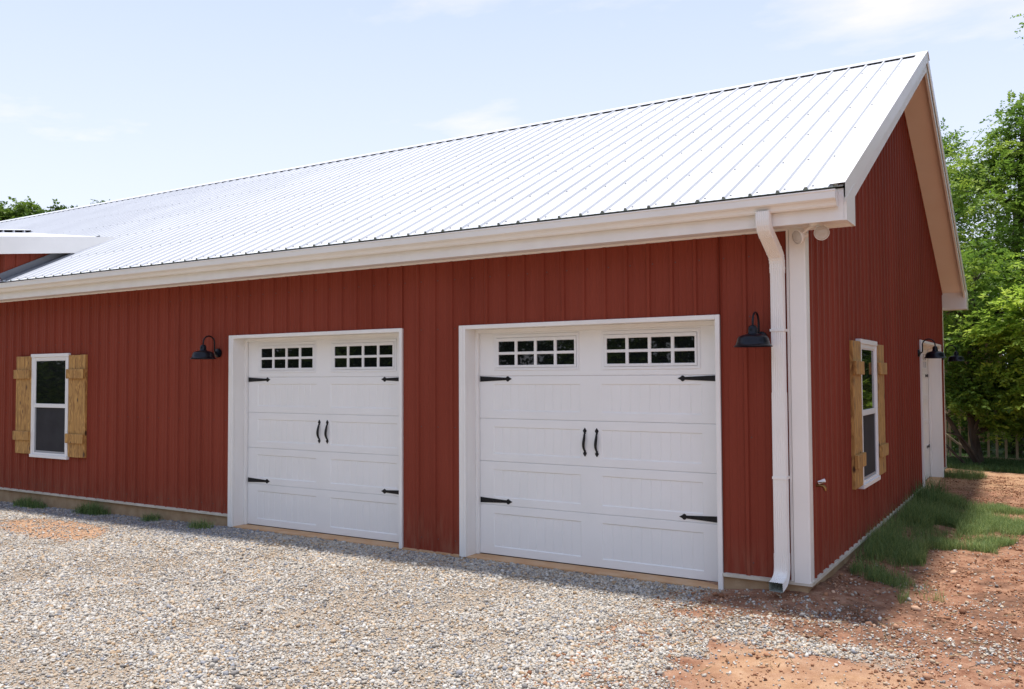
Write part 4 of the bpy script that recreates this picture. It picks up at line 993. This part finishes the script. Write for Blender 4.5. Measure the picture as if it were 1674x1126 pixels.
# dark undergrowth behind the fence
def bush(name, label, base, rx, ry, rz_, ns, lm, tint0, group):
    n = ns; q = RNG.normal(0, 1, (n, 3)); q /= np.linalg.norm(q, axis=1, keepdims=True); q *= RNG.uniform(.35, 1, (n, 1))**.5; q[:, 2] = np.abs(q[:, 2])
    q[:, :2] *= (1+.25*(fbm(q[:, 0]*3, q[:, 1]*3+q[:, 2]*2, 1, 3)[:, None]-.5))
    P0 = q*np.array([rx, ry, rz_]); dd = q+RNG.normal(0, .6, (n, 3)); dd /= np.linalg.norm(dd, axis=1, keepdims=True)
    root = empty(name, label, 'shrub', base, 0, group)
    mb = MB()
    for k in range(14):
        e = P0[RNG.integers(n)]*.9; mb.tube([(0, 0, 0), (e[0]*.4, e[1]*.4, e[2]*.6), tuple(e)], [.02, .014, .004], n=5)
    mb.build('stem', BARK, root)
    v = leaves_from(P0, dd, RNG.uniform(.2, .4, n), K=8, leaf=.09); o = npmesh('foliage', v, np.arange(len(v)).reshape(-1, 4), lm, {'tint': np.repeat(np.clip(RNG.normal(tint0, .2, n), 0, 1), 32)}); o.parent = root
for (bx, by, r_, h_, t0, lb) in ((-.9, 16.6, 1.2, 1.9, .3, 'dark shrub behind the fence beside the barn corner'), (1.3, 16.2, 1.3, 2.3, .35, 'dark shrub behind the fence under the tall tree'), (3.4, 16.4, 1.6, 2.2, .3, 'dark shrub at the far right end of the fence'), (-2.8, 17.5, 1.6, 2.5, .3, 'dark shrub behind the fence hidden by the rear wall'), (.4, 20.5, 2.2, 3.6, .25, 'large dark shrub deep in the wood')):
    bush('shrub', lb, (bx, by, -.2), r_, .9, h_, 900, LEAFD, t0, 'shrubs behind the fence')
# bare leaning trunk and fallen branches by the fence
for lb, pth, r_ in (('thicker dark fallen bough leaning up to the left before the fence', [(.45, 13.3, -.17), (.2, 13.3, .25), (-.1, 13.35, .8), (-.5, 13.4, 1.3), (-1.1, 13.5, 1.7)], .055), ('thinner dark fallen branch leaning low to the left before the fence', [(.25, 13.15, -.17), (0, 13.15, .1), (-.35, 13.2, .45), (-.9, 13.2, .72)], .032),
                    ('curved dark branch arching beside the dark leaning stems', [(.5, 13.2, -.17), (.32, 13.2, .2), (.12, 13.2, .48), (-.15, 13.25, .55)], .025)):
    mb = MB(); n_ = len(pth); mb.tube(pth, [r_*(1-.5*i/n_) for i in range(n_)], n=8); tag(mb.build('fallen_branch', BARK), lb, 'branch', 'branches before the fence')
# far left tree tops above the roof line
for (bx, by, top, rw, lb, ns, t0) in ((-40.4, 14, 10.55, 1.6, 'dark green tree crown above the roof at the left edge', 1500, .3), (-38.9, 14.6, 10.4, .95, 'rounder green tree crown second from the left edge', 1300, .45), (-34.7, 14, 10.02, .9, 'isolated dark tree crown over the middle of the far ridge', 900, .3)):
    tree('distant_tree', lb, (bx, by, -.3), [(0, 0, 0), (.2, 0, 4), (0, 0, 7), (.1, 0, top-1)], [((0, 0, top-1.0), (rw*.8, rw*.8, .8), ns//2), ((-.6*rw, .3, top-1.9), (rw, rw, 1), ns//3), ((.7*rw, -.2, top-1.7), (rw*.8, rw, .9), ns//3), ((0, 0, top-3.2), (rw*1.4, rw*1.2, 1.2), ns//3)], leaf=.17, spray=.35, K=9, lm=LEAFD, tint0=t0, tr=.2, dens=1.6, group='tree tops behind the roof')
for (bx, by, top, lb) in ((-37.0, 15.5, 9.85, 'tiny sprig of a tree top between the two left crowns'), (-33.3, 14.5, 9.62, 'tiny sprig of a tree top just right of the isolated crown')):
    tree('distant_tree', lb, (bx, by, -.3), [(0, 0, 0), (.1, 0, 5), (0, 0, top)], [((0, 0, top-.1), (.2, .2, .28), 45), ((0, 0, top-1.8), (.6, .6, .5), 90)], leaf=.1, spray=.25, K=7, lm=LEAFD, tint0=.2, tr=.1, group='tree tops behind the roof')

# ------------------------------------------------------------------ fence
def fence():
    o = empty('picket_fence', 'pale wooden fence with upright pickets behind the trees', 'fence', (-.8, 14.6, -.2))
    mb = MB(); mb.box(-2.2, 3.6, -.02, .02, .0, .13, c=.004); mb.box(-2.2, 3.6, -.02, .02, 1.05, 1.13, c=.004); mb.build('rail', FENCEW, o)
    mb = MB()
    for k in range(26):
        x = -2.1+k*.19+random.uniform(-.02, .02); mb.box(x, x+.05, -.062, -.021, .02, 1.2+random.uniform(-.01, .01), c=.004)
    mb.build('pickets', FENCEW, o)
    for x in (-2.0, .42, 2.6):
        MB().box(x, x+.10, .021, .12, 0, 1.3, c=.006).build('post', FENCEW, o)
    mb = MB(); mb.tube([(.05, -.10, 1.0), (1.25, -.10, .02)], .03, n=4); mb.build('brace', FENCEW, o)
fence()

# ------------------------------------------------------------------ brown gabled shed glimpsed under the rear eave
sh_ = empty('brown_shed', 'orange brown shed gable glimpsed through leaves below the rear eave', 'shed', (-1.1, 21.0, -.2))
SB = noisy('brown_boards', (.36, .17, .09), (.45, .23, .13), scale=3, rough=.8, stretch=(1, 1, .2))
mb = MB(); mb.box(-1.6, 1.6, 0, 2.5, 0, 4.1); mb.loft([[(-1.6, y, 4.1), (1.6, y, 4.1), (0, y, 4.9)] for y in (0, 2.5)]); mb.build('wall', SB, sh_)
mb = MB(); 
for s in (-1, 1): mb.poly([(0, -.3, 5.0), (s*1.9, -.3, 4.05), (s*1.9, 2.8, 4.05), (0, 2.8, 5.0), (0, -.3, 4.92), (s*1.9, -.3, 3.97), (s*1.9, 2.8, 3.97), (0, 2.8, 4.92)], [(0, 1, 2, 3), (4, 5, 6, 7), (0, 1, 5, 4), (1, 2, 6, 5)])
mb.build('roof', mat('brown_shingle', (.2, .12, .08), .9)[0], sh_)

# ------------------------------------------------------------------ wood edge across the drive (seen mirrored in the glass), with added trees shading the gable
proto = None
spots = [(-24, -15.5), (-31, -20.5), (-33, -12.5), (-38, -16.5), (-27, -9.5), (-9, -20), (-15.5, -20), (-21, -19), (-12, -26), (-19, -25), (-27, -23), (-35, -20), (-42, -15), (-5, -28), (3, -29), (-31, -27), (-15, -31), (9.5, 3.5), (9.0, 8.0), (8.5, 12.5), (12, -2)]  # last entries, right of frame, are added to darken the gable side
for i, (bx, by) in enumerate(spots):
    if proto is None:
        bl = []
        for k in range(15):
            a = RNG.uniform(0, 2*pi); r_ = RNG.uniform(.3, 2.6); z = 1.2+9*k/14; bl.append(((cos(a)*r_, sin(a)*r_, z), (2.0, 1.9, 1.2), 150))
        proto = tree('deciduous_tree', 'x', (bx, by, -.3), [(0, 0, 0), (.1, 0, 3), (0, .1, 6), (.1, 0, 9.5)], bl, tr=.22, lm=LEAFD, tint0=.6, leaf=.22, spray=.7, K=8, group='trees mirrored in the window glass'); o = proto
    else:
        o = copy_tree(proto); o.location = (bx, by, -.3)
    o.rotation_euler = (0, 0, RNG.uniform(0, 6)); s = RNG.uniform(.9, 1.25); o.scale = (s, s, s)
    o['label'] = 'dark unseen tree of the mirrored wood edge, the right-hand ones added for gable shade'
